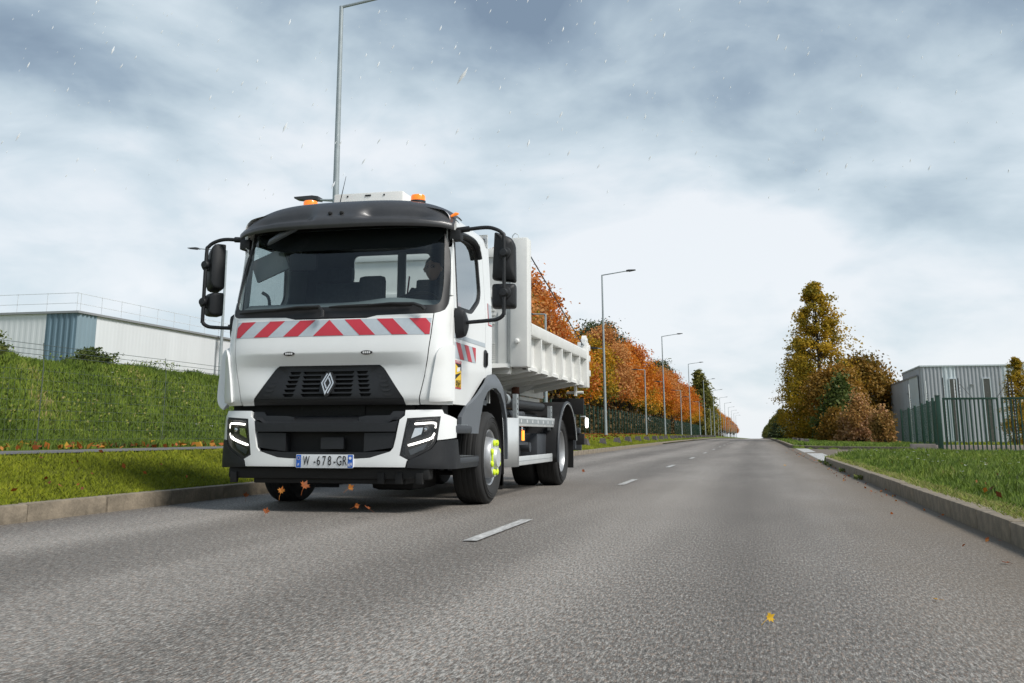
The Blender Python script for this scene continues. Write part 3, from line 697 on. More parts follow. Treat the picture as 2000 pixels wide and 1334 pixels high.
def tree_mesh(kind, seed):
    """trunk and crown meshes of a tree about 1 unit wide and tall in its own metres"""
    r_ = np.random.default_rng(seed); tr = MB(); tips = []
    if kind == 'maple':
        H, cz, rx, rz, nl, nc, ls, mt = 8.6, 5.2, 2.7, 3.8, 21000, 130, .145, 'maple_leaf'
        tr.tube([(0, 0, -.3), (.03, 0, .6), (.05, .05, 2.2), (0, .1, 4.5), (0, 0, 7)], [.20, .16, .13, .09, .03], 9)
    elif kind == 'poplar':
        H, cz, rx, rz, nl, nc, ls, mt = 14, 7.0, 2.9, 7.0, 24000, 280, .15, 'poplar_leaf'
        tr.tube([(0, 0, -.3), (0, 0, 1), (.05, 0, 5), (0, .05, 13)], [.30, .24, .18, .03], 9)
    elif kind == 'greenpoplar':
        H, cz, rx, rz, nl, nc, ls, mt = 14, 7.6, 2.6, 6.8, 9000, 200, .32, 'green_poplar_leaf'
        tr.tube([(0, 0, -.3), (0, 0, 1), (.05, 0, 5), (0, .05, 12)], [.28, .24, .18, .03], 8)
    elif kind == 'pine':
        H, cz, rx, rz, nl, nc, ls, mt = 12, 8.6, 2.6, 3.4, 9000, 60, .17, 'pine_leaf'
        tr.tube([(0, 0, -.3), (.1, 0, 5), (-.1, .1, 9), (0, 0, 11.5)], [.22, .17, .10, .03], 8)
    elif kind == 'brown':
        H, cz, rx, rz, nl, nc, ls, mt = 6.6, 3.9, 2.9, 3.0, 15000, 170, .17, 'brown_leaf'
        tr.tube([(0, 0, -.3), (.05, 0, 1), (0, .1, 3), (0, 0, 5)], [.18, .14, .10, .03], 8)
    elif kind == 'conifer':
        H, cz, rx, rz, nl, nc, ls, mt = 8, 3.6, 3.0, 4.2, 7000, 160, .28, 'pine_leaf'
        tr.tube([(0, 0, -.3), (0, 0, 7.5)], [.2, .03], 8)
    cl = []
    while len(cl) < nc:
        d = r_.normal(size=3); d /= np.linalg.norm(d); k = r_.uniform(.35, 1.0) ** .6
        z = d[2] * k; rad = 1.
        if kind in ('poplar', 'greenpoplar'):
            z = r_.uniform(-1, 1); k = r_.uniform(.15, 1) ** .55; rad = (max(.02, (1 - z) / 1.45) ** .52 if z > -.45 else (1 - ((-.45 - z) / .62) ** 2 * .65)) * (1 + .26 * math.sin(z * 8 + d[0] * 3) + .12 * d[1]); th = r_.uniform(0, 6.283); p = np.array([math.cos(th) * k * rad * rx, math.sin(th) * k * rad * rx, cz + z * rz])
        elif kind == 'conifer':
            t = r_.uniform(0, 1) ** 1.4; th = r_.uniform(0, 6.283); k = r_.uniform(.5, 1); p = np.array([math.cos(th) * k * rx * (1 - t) ** .8, math.sin(th) * k * rx * (1 - t) ** .8, .3 + t * 7.6])
        else:
            f_ = 1.0 if d[2] < 0 else 1 - .25 * d[2]
            p = np.array([d[0] * k * rx * f_, d[1] * k * rx * f_, cz + z * rz])
            if d[2] < -.55 and kind != 'brown': continue
        cl.append(p)
    cl = np.array(cl)
    for i in range(0, nc, 4 if kind in ('poplar', 'greenpoplar') else 3):     # limbs reach out to the clumps
        p = cl[i]; z0 = max(.9, p[2] * (.72 if kind in ('poplar', 'greenpoplar') else .45)); tr.tube([(0, 0, z0), tuple(np.array([p[0] * .5, p[1] * .5, (z0 + p[2]) / 2 + .1])), tuple(p)], [.05, .03, .008], 5)
    per = nl // nc; sig = {'maple': .46, 'poplar': .42, 'greenpoplar': .55, 'pine': .50, 'brown': .48, 'conifer': .45}[kind]
    C = np.repeat(cl, per, 0) + r_.normal(size=(nc * per, 3)) * sig * np.array([1, 1, .75])
    if kind in ('poplar', 'greenpoplar'): C = np.repeat(cl, per, 0) + (C - np.repeat(cl, per, 0)) * np.clip(.25 + .9 * np.repeat(np.hypot(cl[:, 0], cl[:, 1]) / rx + .35 * (cl[:, 2] < cz), per), .45, 1)[:, None]
    base_t = np.repeat(r_.uniform(.1, .9, nc), per); tint = base_t * (.40 if kind == 'maple' else .65) + r_.uniform(0, .3, nc * per) + (.12 if kind == 'maple' else 0)
    if kind == 'maple': tint += {11: .02, 12: -.30, 13: .18, 14: -.12}[seed]; tint += np.clip((C[:, 2] - 3.0) / 6, -.35, .3) * 1.0
    od = C - np.array([0, 0, cz]); od /= np.linalg.norm(od, axis=1, keepdims=True) + 1e-6
    cm = leaf_mesh('crown', C, ls, tint, mt, od); tm = tr.mesh('trunk'); tm.materials.append(MATS['bark']); return tm, cm
TM = {('maple', k): tree_mesh('maple', 11 + k) for k in range(4)}
TM.update({('pine', k): tree_mesh('pine', 31 + k) for k in range(2)})
TM.update({('greenpoplar', k): tree_mesh('greenpoplar', 41 + k) for k in range(2)})
for kd in ('poplar', 'brown', 'conifer'): TM[(kd, 0)] = tree_mesh(kd, 51 + len(kd))
def tree(name, kind, k, x, y, sx, sz, rz, label, group=None, dz=0.):
    r = empty(name, (x, y, float(gz(x, y)) + dz), rz); r.scale = (sx, sx, sz); tm, cm = TM[(kind, k)]
    link('trunk', tm, None, r); link('crown', cm, None, r); return tag(r, label, 'tree', group)
G1 = 'orange maples behind the left fence'
far_m = 'small distant autumn maple in the row along the left fence'
ml = ['bright orange maple rising beside the tipper headboard', 'orange maple behind the truck tipper side', 'golden-green maple just right of the tipper body', 'orange maple behind the first tall lamp right of the truck', 'dense rust-orange maple left of the second path lamp', 'tall orange maple between the low path lamp and second tall lamp', 'deep orange maple behind the second tall lamp', 'dark orange maple just past the second tall lamp']
ys = [52, 60, 67.5, 75, 83.5, 92, 101, 110]
for k in range(44):
    y = ys[k] if k < 8 else 120 + (k - 8) * 9.5 + rng.uniform(-2, 2)
    if 236 < y < 300: continue
    if k > 26: y = 300 + (k - 27) * 24
    s = rng.uniform(.95, 1.12); tree('maple_tree', 'maple', k % 4, -14.4 + rng.uniform(-.7, .7) + (.5 if k == 0 else 0), y, s, s * (1.06 if k == 2 else .97 if k < 4 else .86 if k in (4, 5) else rng.uniform(.88, 1.05)), rng.uniform(0, 6.28), ml[k] if k < 8 else far_m, G1)
for k in range(14): 
    y = 56 + 9 * k; tree('maple_tree', 'maple', (k + 2) % 4, -20.5 + rng.uniform(-1, 1), y, 1.05, rng.uniform(.70, .85), rng.uniform(0, 6.28), 'autumn maple half hidden behind the front row of maples', 'second row of maples')
for k, (x, y, s, lb) in enumerate(((-18.2, 119, 1.06, 'dark green pine with an open crown above the maples right of the tipper'), (-17.8, 123, 1.10, 'dark green pine sloping down over the orange maples'), (-18.0, 137, 1.08, 'lower dark green pine between the maples and the first tall lamp'), (-17.5, 196, 1.15, 'small bluish pine behind the second tall lamp'))):
    tree('pine_tree', 'pine', k % 2, x, y, s, s, k * 1.7, lb)
for k, (x, y, s, lb) in enumerate(((-12.0, 236, 1.0, 'tallest yellow-green poplar at the end of the maple row'), (-12.5, 250, .95, 'yellow-green poplar second in the group'), (-12.2, 265, .9, 'yellow-green poplar third in the group'), (-12.3, 282, .80, 'lowest yellow-green poplar nearest the vanishing point'))):
    tree('green_poplar', 'greenpoplar', k % 2, x, y, s * 1.05, s, k * 2.1, lb, 'poplars at the end of the maple row')
tree('poplar_tree', 'poplar', 0, 5.35, 90, .98, .93, .4, 'tall golden-brown poplar beside the right side of the road')
tree('poplar_tree', 'poplar', 0, 3.95, 94, .70, .62, 2.4, 'shorter golden poplar leaning out over the road from the big one')
tree('brown_tree', 'brown', 0, 8.9, 92, .98, 1.02, .2, 'broad brown-leaved tree right of the tall golden poplar')
tree('brown_tree', 'brown', 0, 6.3, 86, .82, .86, 2.2, 'brown-leaved tree in front of the tall poplar trunk')
tree('conifer_tree', 'conifer', 0, 5.0, 235, .85, .52, 0, 'dark distant conifer at the far right edge of the road')
tree('conifer_tree', 'conifer', 0, 8.0, 250, .75, .42, 1, 'low dark conifer beside the taller distant one')
tree('poplar_tree', 'poplar', 0, 14.15, 62, .32, .335, 2.2, 'small yellow young tree behind the gate at the right edge')
for k in range(14): 
    y = 300 + 40 * k; tree('far_tree', 'greenpoplar', k % 2, 6.5 + rng.uniform(-.5, .5) + .012 * k * 40 * .0, y, .8, .55, k, 'faint far tree on the right of the vanishing point', 'far trees on the right')
def bush(name, x, y, rx, ry_, h, n, ls, mt, label, twigs=30, spike=0.):
    r = empty(name, (x, y, float(gz(x, y)))); nc = 60; th = rng.uniform(0, 6.283, nc); k = rng.uniform(.1, 1, nc) ** .6 * (1 + .28 * np.sin(3 * th + x) + .15 * np.sin(7 * th)); zz = rng.uniform(.08, 1, nc) * (1 - .22 * np.sin(2 * th + y))
    wz = np.sqrt(np.clip(1 - (np.clip(zz - .25, 0, 1) / .8) ** 2, .05, 1)); cl = np.stack([np.cos(th) * k * rx * wz, np.sin(th) * k * ry_ * wz, zz * h], -1)
    per = n // nc; C = np.repeat(cl, per, 0) + rng.normal(size=(nc * per, 3)) * np.array([.2 * rx, .2 * ry_, .10 * h]); C[:, 2] = np.abs(C[:, 2]) + .03
    if spike: C[:, 2] += rng.exponential(spike, len(C)) * (rng.uniform(size=len(C)) < .25)
    tint = np.repeat(rng.uniform(0, .8, nc), per) * .7 + rng.uniform(0, .35, nc * per)
    link('foliage', leaf_mesh('foliage', C, ls, tint, mt), None, r)
    q = MB()
    for i in range(twigs): p = cl[i]; q.tube([(p[0] * .15, p[1] * .15, -.05), (p[0] * .6, p[1] * .6, p[2] * .6), tuple(p * 1.05)], [.03, .018, .006], 4)
    q.build('stem', 'bark', r); return tag(r, label, 'shrub')
bush('shrub', 5.4, 70, 1.25, 1.2, 3.1, 6500, .15, 'shrub_leaf', 'green feathery shrub in front of the golden poplar', spike=.25)
bush('shrub', 4.8, 66.5, .9, .85, 1.55, 5500, .11, 'brown_leaf', 'low brown-orange bush at the verge left of the pink bush')
bush('shrub', 5.9, 65, .95, .85, 2.1, 7000, .10, 'pink_leaf', 'tall tan bush with fine twigs in the middle of the thicket', spike=.2)
bush('shrub', 7.0, 63, .62, .6, 1.75, 5000, .10, 'pink_leaf', 'pinkish orange bush next to the green fence', spike=.15)
bush('shrub', -12.6, 17.7, .4, .4, .28, 2200, .035, 'shrub_leaf', 'rounded green bush on top of the bank before the blue corner')
bush('shrub', -12.0, 13.9, .4, .4, .35, 2200, .04, 'shrub_leaf', 'leafy green bush on top of the bank at the left edge')
# brown screen fence far right
mat('brown_screen', (.07, .055, .055), .8, var=.2)
sf = tag(empty('screen_fence', (4.0, 128, 0)), 'dark brown screen fence beyond the poplar on the right', 'fence')
for k in range(8):
    q = MB(); z = float(gz(4 + .3 * k, 128 - 1.5 * k)); q.box(.02, 1.0, -.03, .03, z - .1, z + 1.45); q.build('screen_panel', 'brown_screen', sf, (.62 * k, -1.5 * k, 0), (0, 0, R(-62)))

# ------------------------------------------------------------------ grass, weeds, fallen leaves
leaf_mat('lawn_blade', [(0, (.120, .145, .008)), (.5, (.235, .275, .012)), (.85, (.33, .34, .025)), (1, (.38, .31, .10))], .3, 0, up=1.6)
leaf_mat('meadow_blade', [(0, (.055, .100, .010)), (.5, (.125, .195, .020)), (.85, (.22, .275, .04)), (1, (.36, .31, .13))], .3, 0, up=1.2)
leaf_mat('bank_blade', [(0, (.048, .080, .008)), (.5, (.110, .170, .016)), (.85, (.20, .25, .03)), (1, (.36, .29, .11))], .3, 0, up=1.0)
def blades(name, m, label, X, Y, h, w, lean=.5, tint=None):
    n = len(X); Z = gz(X, Y) - .01; th = rng.uniform(0, 6.283, n); dx, dy = np.cos(th), np.sin(th); ln = rng.uniform(.1, 1, n) * lean * h; ph = rng.uniform(0, 6.283, n)
    B = np.stack([X, Y, Z], -1); sd_ = np.stack([dx, dy, np.zeros(n)], -1) * (w / 2)[:, None]; L = np.stack([np.cos(ph) * ln, np.sin(ph) * ln, h], -1); Mid = B + L * np.array([.35, .35, .6])
    V = np.stack([B - sd_, B + sd_, Mid + sd_ * .8, B + L, Mid - sd_ * .8], 1).reshape(-1, 3)
    me = bpy.data.meshes.new(name); me.vertices.add(5 * n); me.vertices.foreach_set('co', V.ravel().astype('f4')); me.loops.add(5 * n); me.loops.foreach_set('vertex_index', np.arange(5 * n, dtype='i4'))
    me.polygons.add(n); me.polygons.foreach_set('loop_start', np.arange(0, 5 * n, 5, dtype='i4')); me.polygons.foreach_set('loop_total', np.full(n, 5, 'i4'))
    if tint is None: tint = .45 + .25 * hash2(X, Y, .9) + .15 * hash2(X, Y, 3.1) + rng.uniform(-.3, .3, n)
    at = me.attributes.new('tint', 'FLOAT', 'FACE'); at.data.foreach_set('value', np.clip(tint, 0, 1).astype('f4')); me.update(calc_edges=True); me.materials.append(MATS[m]); return tag(link(name, me), label, 'grass', kind='stuff')
def samp(n, x0, x1, y0, y1, p=1.6):
    t = rng.uniform(size=n); Y = (y0 ** (1 - p) + t * (y1 ** (1 - p) - y0 ** (1 - p))) ** (1 / (1 - p)); return rng.uniform(x0, x1, n), Y
X, Y = samp(115000, -6.97, -5.49, 4.5, 60); h = rng.uniform(.025, .055, len(X)); blades('verge_grass', 'lawn_blade', 'short mown yellow-green grass on the left verge', X, Y, h, .006 + .0006 * Y, .9)
X, Y = samp(60000, -11.2, -8.4, 38, 140, 1.9); h = rng.uniform(.03, .07, len(X)); blades('verge_grass', 'lawn_blade', 'yellow-green grass strip before the left mesh fence', X, Y, h, .03 + 0 * Y, .9)
X, Y = samp(16000, -8.4, -5.6, 36, 120, 1.9); h = rng.uniform(.03, .06, len(X)); blades('verge_grass', 'lawn_blade', 'yellow-green grass around the stone blocks', X, Y, h, .03 + 0 * Y, .9)
X, Y = samp(150000, -13.5, -8.45, 7.5, 46, 1.6); b_ = np.clip((-X - 9) / 3, 0, 1); h = rng.uniform(.04, .105, len(X)) * (1 + .6 * b_ * (hash2(X, Y, 1.1) > .3)); blades('bank_grass', 'bank_blade', 'long rough dark green grass covering the bank', X, Y, h, .010 + .0007 * Y, .8)
X, Y = samp(260000, 1.53, 12, 4.8, 46, 1.75); k = ~inpoly(X, Y, ENT) & ~((Y > 39.5) & (X > 6)); X, Y = X[k], Y[k]; edge = np.clip((X - 1.6) / .5, .35, 1); h = rng.uniform(.04, .12, len(X)) * edge * (1 + .5 * (hash2(X, Y, 1.6) > .2)); blades('meadow_grass', 'meadow_blade', 'tufty green grass on the right verge', X, Y, h, .004 + .0005 * Y, .8)
X, Y = samp(14000, 1.50, 1.78, 4.8, 26, 1.6); h = rng.uniform(.015, .06, len(X)); blades('dry_grass', 'meadow_blade', 'dry straw-coloured grass fringe hanging over the right kerb', X, Y, h, .004 + .0004 * Y, 1.4, rng.uniform(.8, 1.0, len(X)))
X, Y = samp(30000, 1.65, 9, 49, 95, 1.6); h = rng.uniform(.05, .16, len(X)); blades('meadow_grass', 'meadow_blade', 'green grass beyond the entrance on the right', X, Y, h, .045 + 0 * Y, .8)
X, Y = samp(9000, 6.8, 30, 43.5, 74, 1.3); h = rng.uniform(.05, .12, len(X)); blades('yard_grass', 'lawn_blade', 'olive lawn behind the green gate', X, Y, h, .07 + 0 * Y, .8)
leaf_mat('undergrowth_leaf', [(0, (.03, .026, .012)), (.6, (.085, .06, .022)), (1, (.17, .10, .03))], .2, 0)
X, Y = samp(42000, -16.5, -12.3, 48, 430, 1.5); C = np.stack([X, Y, gz(X, Y) + np.abs(rng.normal(size=len(X))) * 1.0], -1)
tag(link('undergrowth', leaf_mesh('undergrowth', C, .24, rng.uniform(0, 1, len(X)), 'undergrowth_leaf')), 'dark brown undergrowth behind the long green mesh fence', 'undergrowth', kind='stuff')
# broad-leaved weeds on the bank
X, Y = samp(22000, -13.4, -9.3, 8.5, 42, 1.5); k = hash2(X, Y, 1.3) > .1; X, Y = X[k], Y[k]; C = np.stack([X, Y, gz(X, Y) + rng.uniform(.03, .26, len(X))], -1); tag(link('bank_weeds', leaf_mesh('bank_weeds', C, .030, rng.uniform(0, 1, len(X)), 'bank_blade')), 'broad-leaved weeds scattered over the grassy bank', 'weeds', kind='stuff')
# white flowers
mat('petal', (.78, .78, .74), .7)
def flowers(name, label, X, Y, hz, s):
    q = MB(); Z = gz(X, Y) + hz
    for x, y, z in zip(X, Y, Z):
        t0 = rng.uniform(0, 6)
        for k in range(4): t = t0 + k * 1.57; q.add([(x, y, z), (x + s * math.cos(t - .5), y + s * math.sin(t - .5), z + s * .3), (x + s * 1.5 * math.cos(t), y + s * 1.5 * math.sin(t), z + s * .5), (x + s * math.cos(t + .5), y + s * math.sin(t + .5), z + s * .3)], [(0, 1, 2, 3)])
    tag(q.build(name, 'petal', smooth=False, fix=False), label, 'flowers', kind='stuff')
flowers('verge_flowers', 'small white flowers in the grass of the right verge', rng.uniform(1.8, 5.5, 55), rng.uniform(12, 33, 55), rng.uniform(.08, .16, 55), .018)
flowers('bank_flowers', 'white flowers scattered on the grassy bank', rng.uniform(-12, -9.3, 26), rng.uniform(9, 24, 26), rng.uniform(.15, .3, 26), .025)
leaf_mat('fallen_leaf', [(0, (.16, .045, .015)), (.4, (.36, .10, .02)), (.7, (.45, .20, .03)), (1, (.55, .36, .05))], .2, .9)
def litter(name, label, X, Y, s, dz=.02):
    C = np.stack([X, Y, gz(X, Y) + dz + rng.uniform(0, .03, len(X))], -1); me = leaf_mesh(name, C, s, rng.uniform(0, 1, len(X)), 'fallen_leaf')
    tag(link(name, me), label, 'leaf litter', kind='stuff')
X, Y = samp(420, -8.72, -8.33, 8, 40); litter('leaf_litter', 'line of rust-coloured fallen leaves along the back of the footpath', X, Y, .065)
X, Y = samp(70, -6.9, -5.6, 6, 30); litter('leaf_litter', 'scattered fallen leaves on the mown left verge', X, Y, .034, .045)
X, Y = samp(1500, -12, -10.2, 48, 110); litter('leaf_litter', 'fallen leaves banked under the green mesh fence', X, Y, .11)
X, Y = samp(500, -10.5, -6.4, 40, 110); litter('leaf_litter', 'fallen leaves on the grass below the maples', X, Y, .07, .05)
X, Y = samp(80, 1.65, 4.5, 5.5, 28); litter('leaf_litter', 'fallen leaves lying in the right verge grass', X, Y, .032, .06)
n = 130; X = XR - np.abs(rng.normal(size=n)) * .16 - .01; Y = rng.uniform(6, 46, n); C = np.stack([X, Y, zr(Y) + .012], -1); tag(link('gutter_litter', leaf_mesh('gutter_litter', C, .022, rng.uniform(0, .6, n), 'fallen_leaf')), 'bits of dead leaf and dirt in the right-hand gutter', 'leaf litter', kind='stuff')
X, Y = samp(900, XR - .09, XR + .0, 14, 26, 1.2); cl_ = hash2(X * 0, Y, 2.2) > .35; X, Y = X[cl_], Y[cl_]
C = np.stack([X, Y, zr(Y) + rng.uniform(.01, .06, len(X))], -1); tag(link('gutter_weeds', leaf_mesh('gutter_weeds', C, .03, rng.uniform(.3, 1, len(X)), 'shrub_leaf')), 'small green weeds growing along the foot of the right kerb', 'weeds', kind='stuff')
# ------------------------------------------------------------------ the truck (local axes: x to the driver's side, y backwards, z up)
TX, TY = -3.605, 8.36
truck = tag(empty('tipper_truck', (TX, TY, 0)), 'white tipper truck with red and silver warning stripes driving along the road', 'truck')

def arc(pts):
    D = np.array(catmull(pts, 10)); s = np.r_[0, np.cumsum(np.hypot(*np.diff(D, axis=0).T))]; return D, s
CABP = arc([(0, 0), (.3, .004), (.6, .018), (.8, .038), (.92, .065), (.99, .11), (1.03, .18), (1.045, .26), (1.05, .33), (1.05, .8), (1.05, 1.68)])
BUMP = arc([(0, -.02), (.4, -.016), (.65, .0), (.8, .03), (.92, .075), (1.0, .13), (1.05, .20), (1.08, .28), (1.085, .36), (1.085, .9), (1.085, 1.3)])
def plan(C, u):
    s = -1 if u < 0 else 1; a = abs(u)
    return s * float(np.interp(a, C[1], C[0][:, 0])), float(np.interp(a, C[1], C[0][:, 1]))
def prof(zs, ds):
    D = np.array(catmull(list(zip(zs, ds)), 10)); return lambda z: float(np.interp(z, D[:, 0], D[:, 1]))
cabdy = prof([.86, .90, .945, 1.05, 1.2, 1.33, 1.45, 1.66, 2.1, 2.6], [.075, .045, .012, .005, 0, -.010, .0, .04, .17, .33])
bumdy = prof([.33, .37, .5, .75, .86], [.03, .0, 0, .01, .035])
UY = CABP[1][-1] - 1.68           # u of a point on the cab side = UY + y
def sstep(x): x = min(1, max(0, x)); return x * x * (3 - 2 * x)
def cab(u, z):
    x, y = plan(CABP, u)
    w = sstep((.40 - y) / .32)
    if z > 1.75: x *= 1 - .045 * (z - 1.75) / .85
    rec = 0.
    if z < 1.345 and abs(u) < .88:
        zk = 1.333 + .012 * (u / .88) ** 2; rec = .055 * (1 - (u / .88) ** 2) ** .8 * (min(1, (zk - z) / .11) if z < zk else 0) * sstep((z - .95) / .27)
    return (x, y + cabdy(z) * w + rec, z)
def bum(u, z):
    x, y = plan(BUMP, u); return (x, y + bumdy(z), z)
WP = 'white_paint'

# front panel between the windscreen and the bumper, with the notch for the grille
hood_half = [(.930, 1.672), (.92, 1.50), (.897, 1.287), (.868, 1.13), (.826, .955), (.822, .895), (.705, .895), (.694, .952), (.508, 1.206), (.470, 1.236)]
cowl = [(.43, 1.664), (.335, 1.642), (-.335, 1.642), (-.43, 1.664)]
hood = panel('front_panel', hood_half + mir(hood_half)[0:] + [], cab, WP, truck, thick=.03) if False else None
outl = [(.930, 1.676)] + hood_half[1:] + [(-.470, 1.236)] + mir(hood_half)[1:-1] + [(-.930, 1.676)] + cowl[::-1]
outl = outl[::-1]
hood = panel('front_panel', outl, cab, WP, truck, thick=.035, step=.05, zstep=.022)
# warning stripes: silver film with red bars on it
film = [(-.915, 1.49), (.915, 1.49), (.92, 1.635), (-.92, 1.635)]
panel('reflective_strip', film, cab, 'silver_film', hood, off=.002, thick=.002)
def bar(pts): panel('red_stripe', pts, cab, 'red_film', hood, off=.004, thick=.002)
zt, zb = 1.633, 1.492
bar([(-.005, zt), (-.143, zb), (.143, zb)])
for s in (1, -1):
    for k in range(3):
        q = [(.137 + .294 * k, zt), (.288 + .294 * k, zb), (.430 + .294 * k, zb), (.282 + .294 * k, zt)]
        if k == 2: q = [(.724, zt), (.872, zb), (.910, zb), (.913, 1.585), (.868, zt)]
        q = [(s * a, b) for a, b in q]
        bar(q if s < 0 else q)
for sx in (-.356, .365):      # two oval strobe lights
    st = panel('strobe_light', [(sx + .052 * math.cos(t), 1.341 + .016 * math.sin(t)) for t in np.linspace(0, 2 * math.pi, 20)[:-1]], cab, 'black_plastic', truck, off=.010, thick=.012, step=.2)
    for k in range(4):
        cx = sx - .027 + .018 * k
        panel('strobe_diode', [(cx - .006, 1.334), (cx + .006, 1.334), (cx + .006, 1.348), (cx - .006, 1.348)], cab, 'film_white', st, off=.013, thick=.003, step=.2)

# corner panels from the front panel seam round to the door, with raised wind deflectors
UD = UY + .305                 # door seam
for s in (1, -1):
    q = [(.832, .898), (.836, .957), (.876, 1.13), (.905, 1.287), (.928, 1.50), (.938, 1.678), (.985, 1.69), (1.04, 1.715), (1.083, 1.77), (1.11, 1.84), (UD - .006, 1.85), (UD - .006, .90), (1.0, .895)]
    cp = panel('corner_panel', q[::-1] if s > 0 else mir(q)[::-1], cab, WP, truck, thick=.04, step=.035)
    d = fillet([(.912, .93), (.934, 1.11), (.975, 1.345), (1.03, 1.405), (UD - .02, 1.415), (UD - .012, .93)], [.01, .05, .05, .05, .03, .01])
    panel('wind_deflector', d[::-1] if s > 0 else mir(d)[::-1], cab, WP, cp, off=.026, thick=.03, step=.035)
    q = [(1.115, 1.855), (1.118, 2.05), (1.10, 2.3), (1.07, 2.47), (1.03, 2.56), (UD - .006, 2.56), (UD - .006, 1.855)]
    panel('windscreen_pillar', q if s < 0 and False else (q[::-1] if s > 0 else mir(q)[::-1]), cab, WP, truck, thick=.03, step=.04)
# passenger-side grab wing seen beside the cab edge
for s in (-1,):
    m_ = MB()
    P = [(s * 1.10, .34, 1.38), (s * 1.125, .33, 1.36), (s * 1.13, .31, 1.2), (s * 1.125, .28, 1.0), (s * 1.10, .26, .93), (s * 1.06, .25, .90)]
    m_.tube(catmull(P, 4), .022, 8, flat=2.4)
    for zz in (1.25, 1.06): m_.box(s * 1.03 - .03, s * 1.1 + .03, .29, .33, zz - .012, zz + .012)
    m_.build('side_deflector', WP, truck)

# windscreen: printed black border, clear glass, opaque black band behind its top edge
ws = fillet([(-.93, 1.60), (.93, 1.60), (1.105, 1.70), (1.115, 2.0), (1.05, 2.56), (-1.05, 2.56), (-1.115, 2.0), (-1.105, 1.70)], [.02, .08, .17, .1, .09, .09, .1, .17, ], 5)
ws = fillet([(-.98, 1.655), (.98, 1.655), (1.092, 1.71), (1.108, 2.0), (1.04, 2.565), (-1.04, 2.565), (-1.108, 2.0), (-1.092, 1.71)], [.06, .06, .10, .1, .07, .07, .1, .10], 5)
clear = fillet([(-.985, 1.755), (.985, 1.755), (1.012, 1.95), (.985, 2.50), (-.985, 2.50), (-1.012, 1.95)], [.07, .07, .1, .06, .06, .1], 5)
frit = panel('windscreen_border', ws, cab, 'black_plastic', truck, holes=[clear], off=-.006, thick=.008, step=.05)
panel('windscreen', inset(clear, -.01), cab, 'windshield_glass', truck, off=-.012, thick=0, step=.05)
band = fillet([(-.985, 2.50), (-.80, 2.37), (-.62, 2.305), (.80, 2.305), (.90, 2.34), (.995, 2.44), (.985, 2.50)], [.0, .05, .06, .06, .05, .03, 0], 4)
panel('black_band', band, cab, 'black', truck, off=-.022, thick=.004, step=.06)
# wipers
def on(u, z, off=.02):
    e = .004; a = np.array(cab(u + e, z)) - np.array(cab(u - e, z)); b = np.array(cab(u, z + e)) - np.array(cab(u, z - e)); n = np.cross(a, b); n /= np.linalg.norm(n)
    return tuple(np.array(cab(u, z)) + n * off)
for (u0, z0, u1, z1, up_, zp) in ((-.90, 1.712, -.12, 1.735, -.055, 1.648), (-.02, 1.742, .74, 1.742, .86, 1.688)):
    w = MB(); w.tube([on(u0 + (u1 - u0) * t, z0 + (z1 - z0) * t, .018 + .012 * math.sin(t * 3.14)) for t in np.linspace(0, 1, 9)], [.006, .010, .011, .012, .013, .012, .011, .010, .006], 6, flat=1.4)
    wo = w.build('wiper', 'black', truck)
    w = MB(); uc, zc_ = (u0 + u1) / 2, (z0 + z1) / 2 + .0
    w.tube([on(uc, zc_, .045), on((uc + u1) / 2, (zc_ + z1) / 2 + .008, .05), on(u1 + .02, z1, .055), on((u1 + up_) / 2 + .03, (z1 + zp) / 2, .06), on(up_, zp, .055)], [.008, .011, .014, .017, .019], 8)
    w.build('wiper_arm', 'black_plastic', wo)
m_ = MB(); m_.grid(lambda u, t: (cab(u, 1.66)[0], cab(u, 1.66)[1] + .0 + t * .05 + .004, 1.648 + t * .06), np.linspace(-.9, .9, 24), [0, 1])
m_.build('cowl', 'dark_plastic', truck)

# grille: dark frame pierced by rows of trapezoid openings, black behind
gr = fillet([(.690, .95), (.506, 1.204), (.470, 1.234), (-.470, 1.234), (-.506, 1.204), (-.690, .95)], [.0, .03, .03, .03, .03, 0], 3)[::-1]
holes = []
rowz = [1.185 - .0385 * k for k in range(6)]
for k, zt_ in enumerate(rowz):
    g = 1 + .055 * k
    for (c, hw) in ((-.155, .085), (.155, .085), (-.31, .055), (.31, .055)):
        c2 = c * (1 + .03 * k) if abs(c) > .2 else c
        sl = .018
        if abs(c) < .2:   # next to the emblem
            a, b = (c - hw, -.068 if k in (1, 2, 3, 4) else -.012) if c < 0 else (.068 if k in (1, 2, 3, 4) else .012, c + hw)
            holes.append([(a, zt_), (b, zt_), (b - (sl if c > 0 else 0), zt_ - .026), (a + (sl if c < 0 else 0), zt_ - .026)])
        else:
            holes.append([(c2 - hw, zt_), (c2 + hw, zt_), (c2 + hw - sl, zt_ - .026), (c2 - hw + sl, zt_ - .026)])
grille = panel('grille', gr, cab, 'dark_plastic', truck, holes=[h[::-1] for h in holes], off=.006, thick=.045, step=.12, zstep=.3)
panel('grille_backing', inset(gr, .01), cab, 'black', grille, off=-.04, thick=0, step=.2)
for k, zt_ in enumerate(rowz):     # shallow outer dimples
    for c in (-.475, .475):
        c2 = c * (1 + .035 * k)
        panel('grille_dimple', [(c2 - .045, zt_ - .003), (c2 - .022, zt_ - .022), (c2 + .022, zt_ - .022), (c2 + .045, zt_ - .003)], cab, 'black_plastic', grille, off=.008, thick=.002, step=.3)
panel('grille_lip', [(-.703, .90), (.703, .90), (.690, .948), (-.690, .948)], cab, 'dark_plastic', grille, off=.004, thick=.05, step=.12)
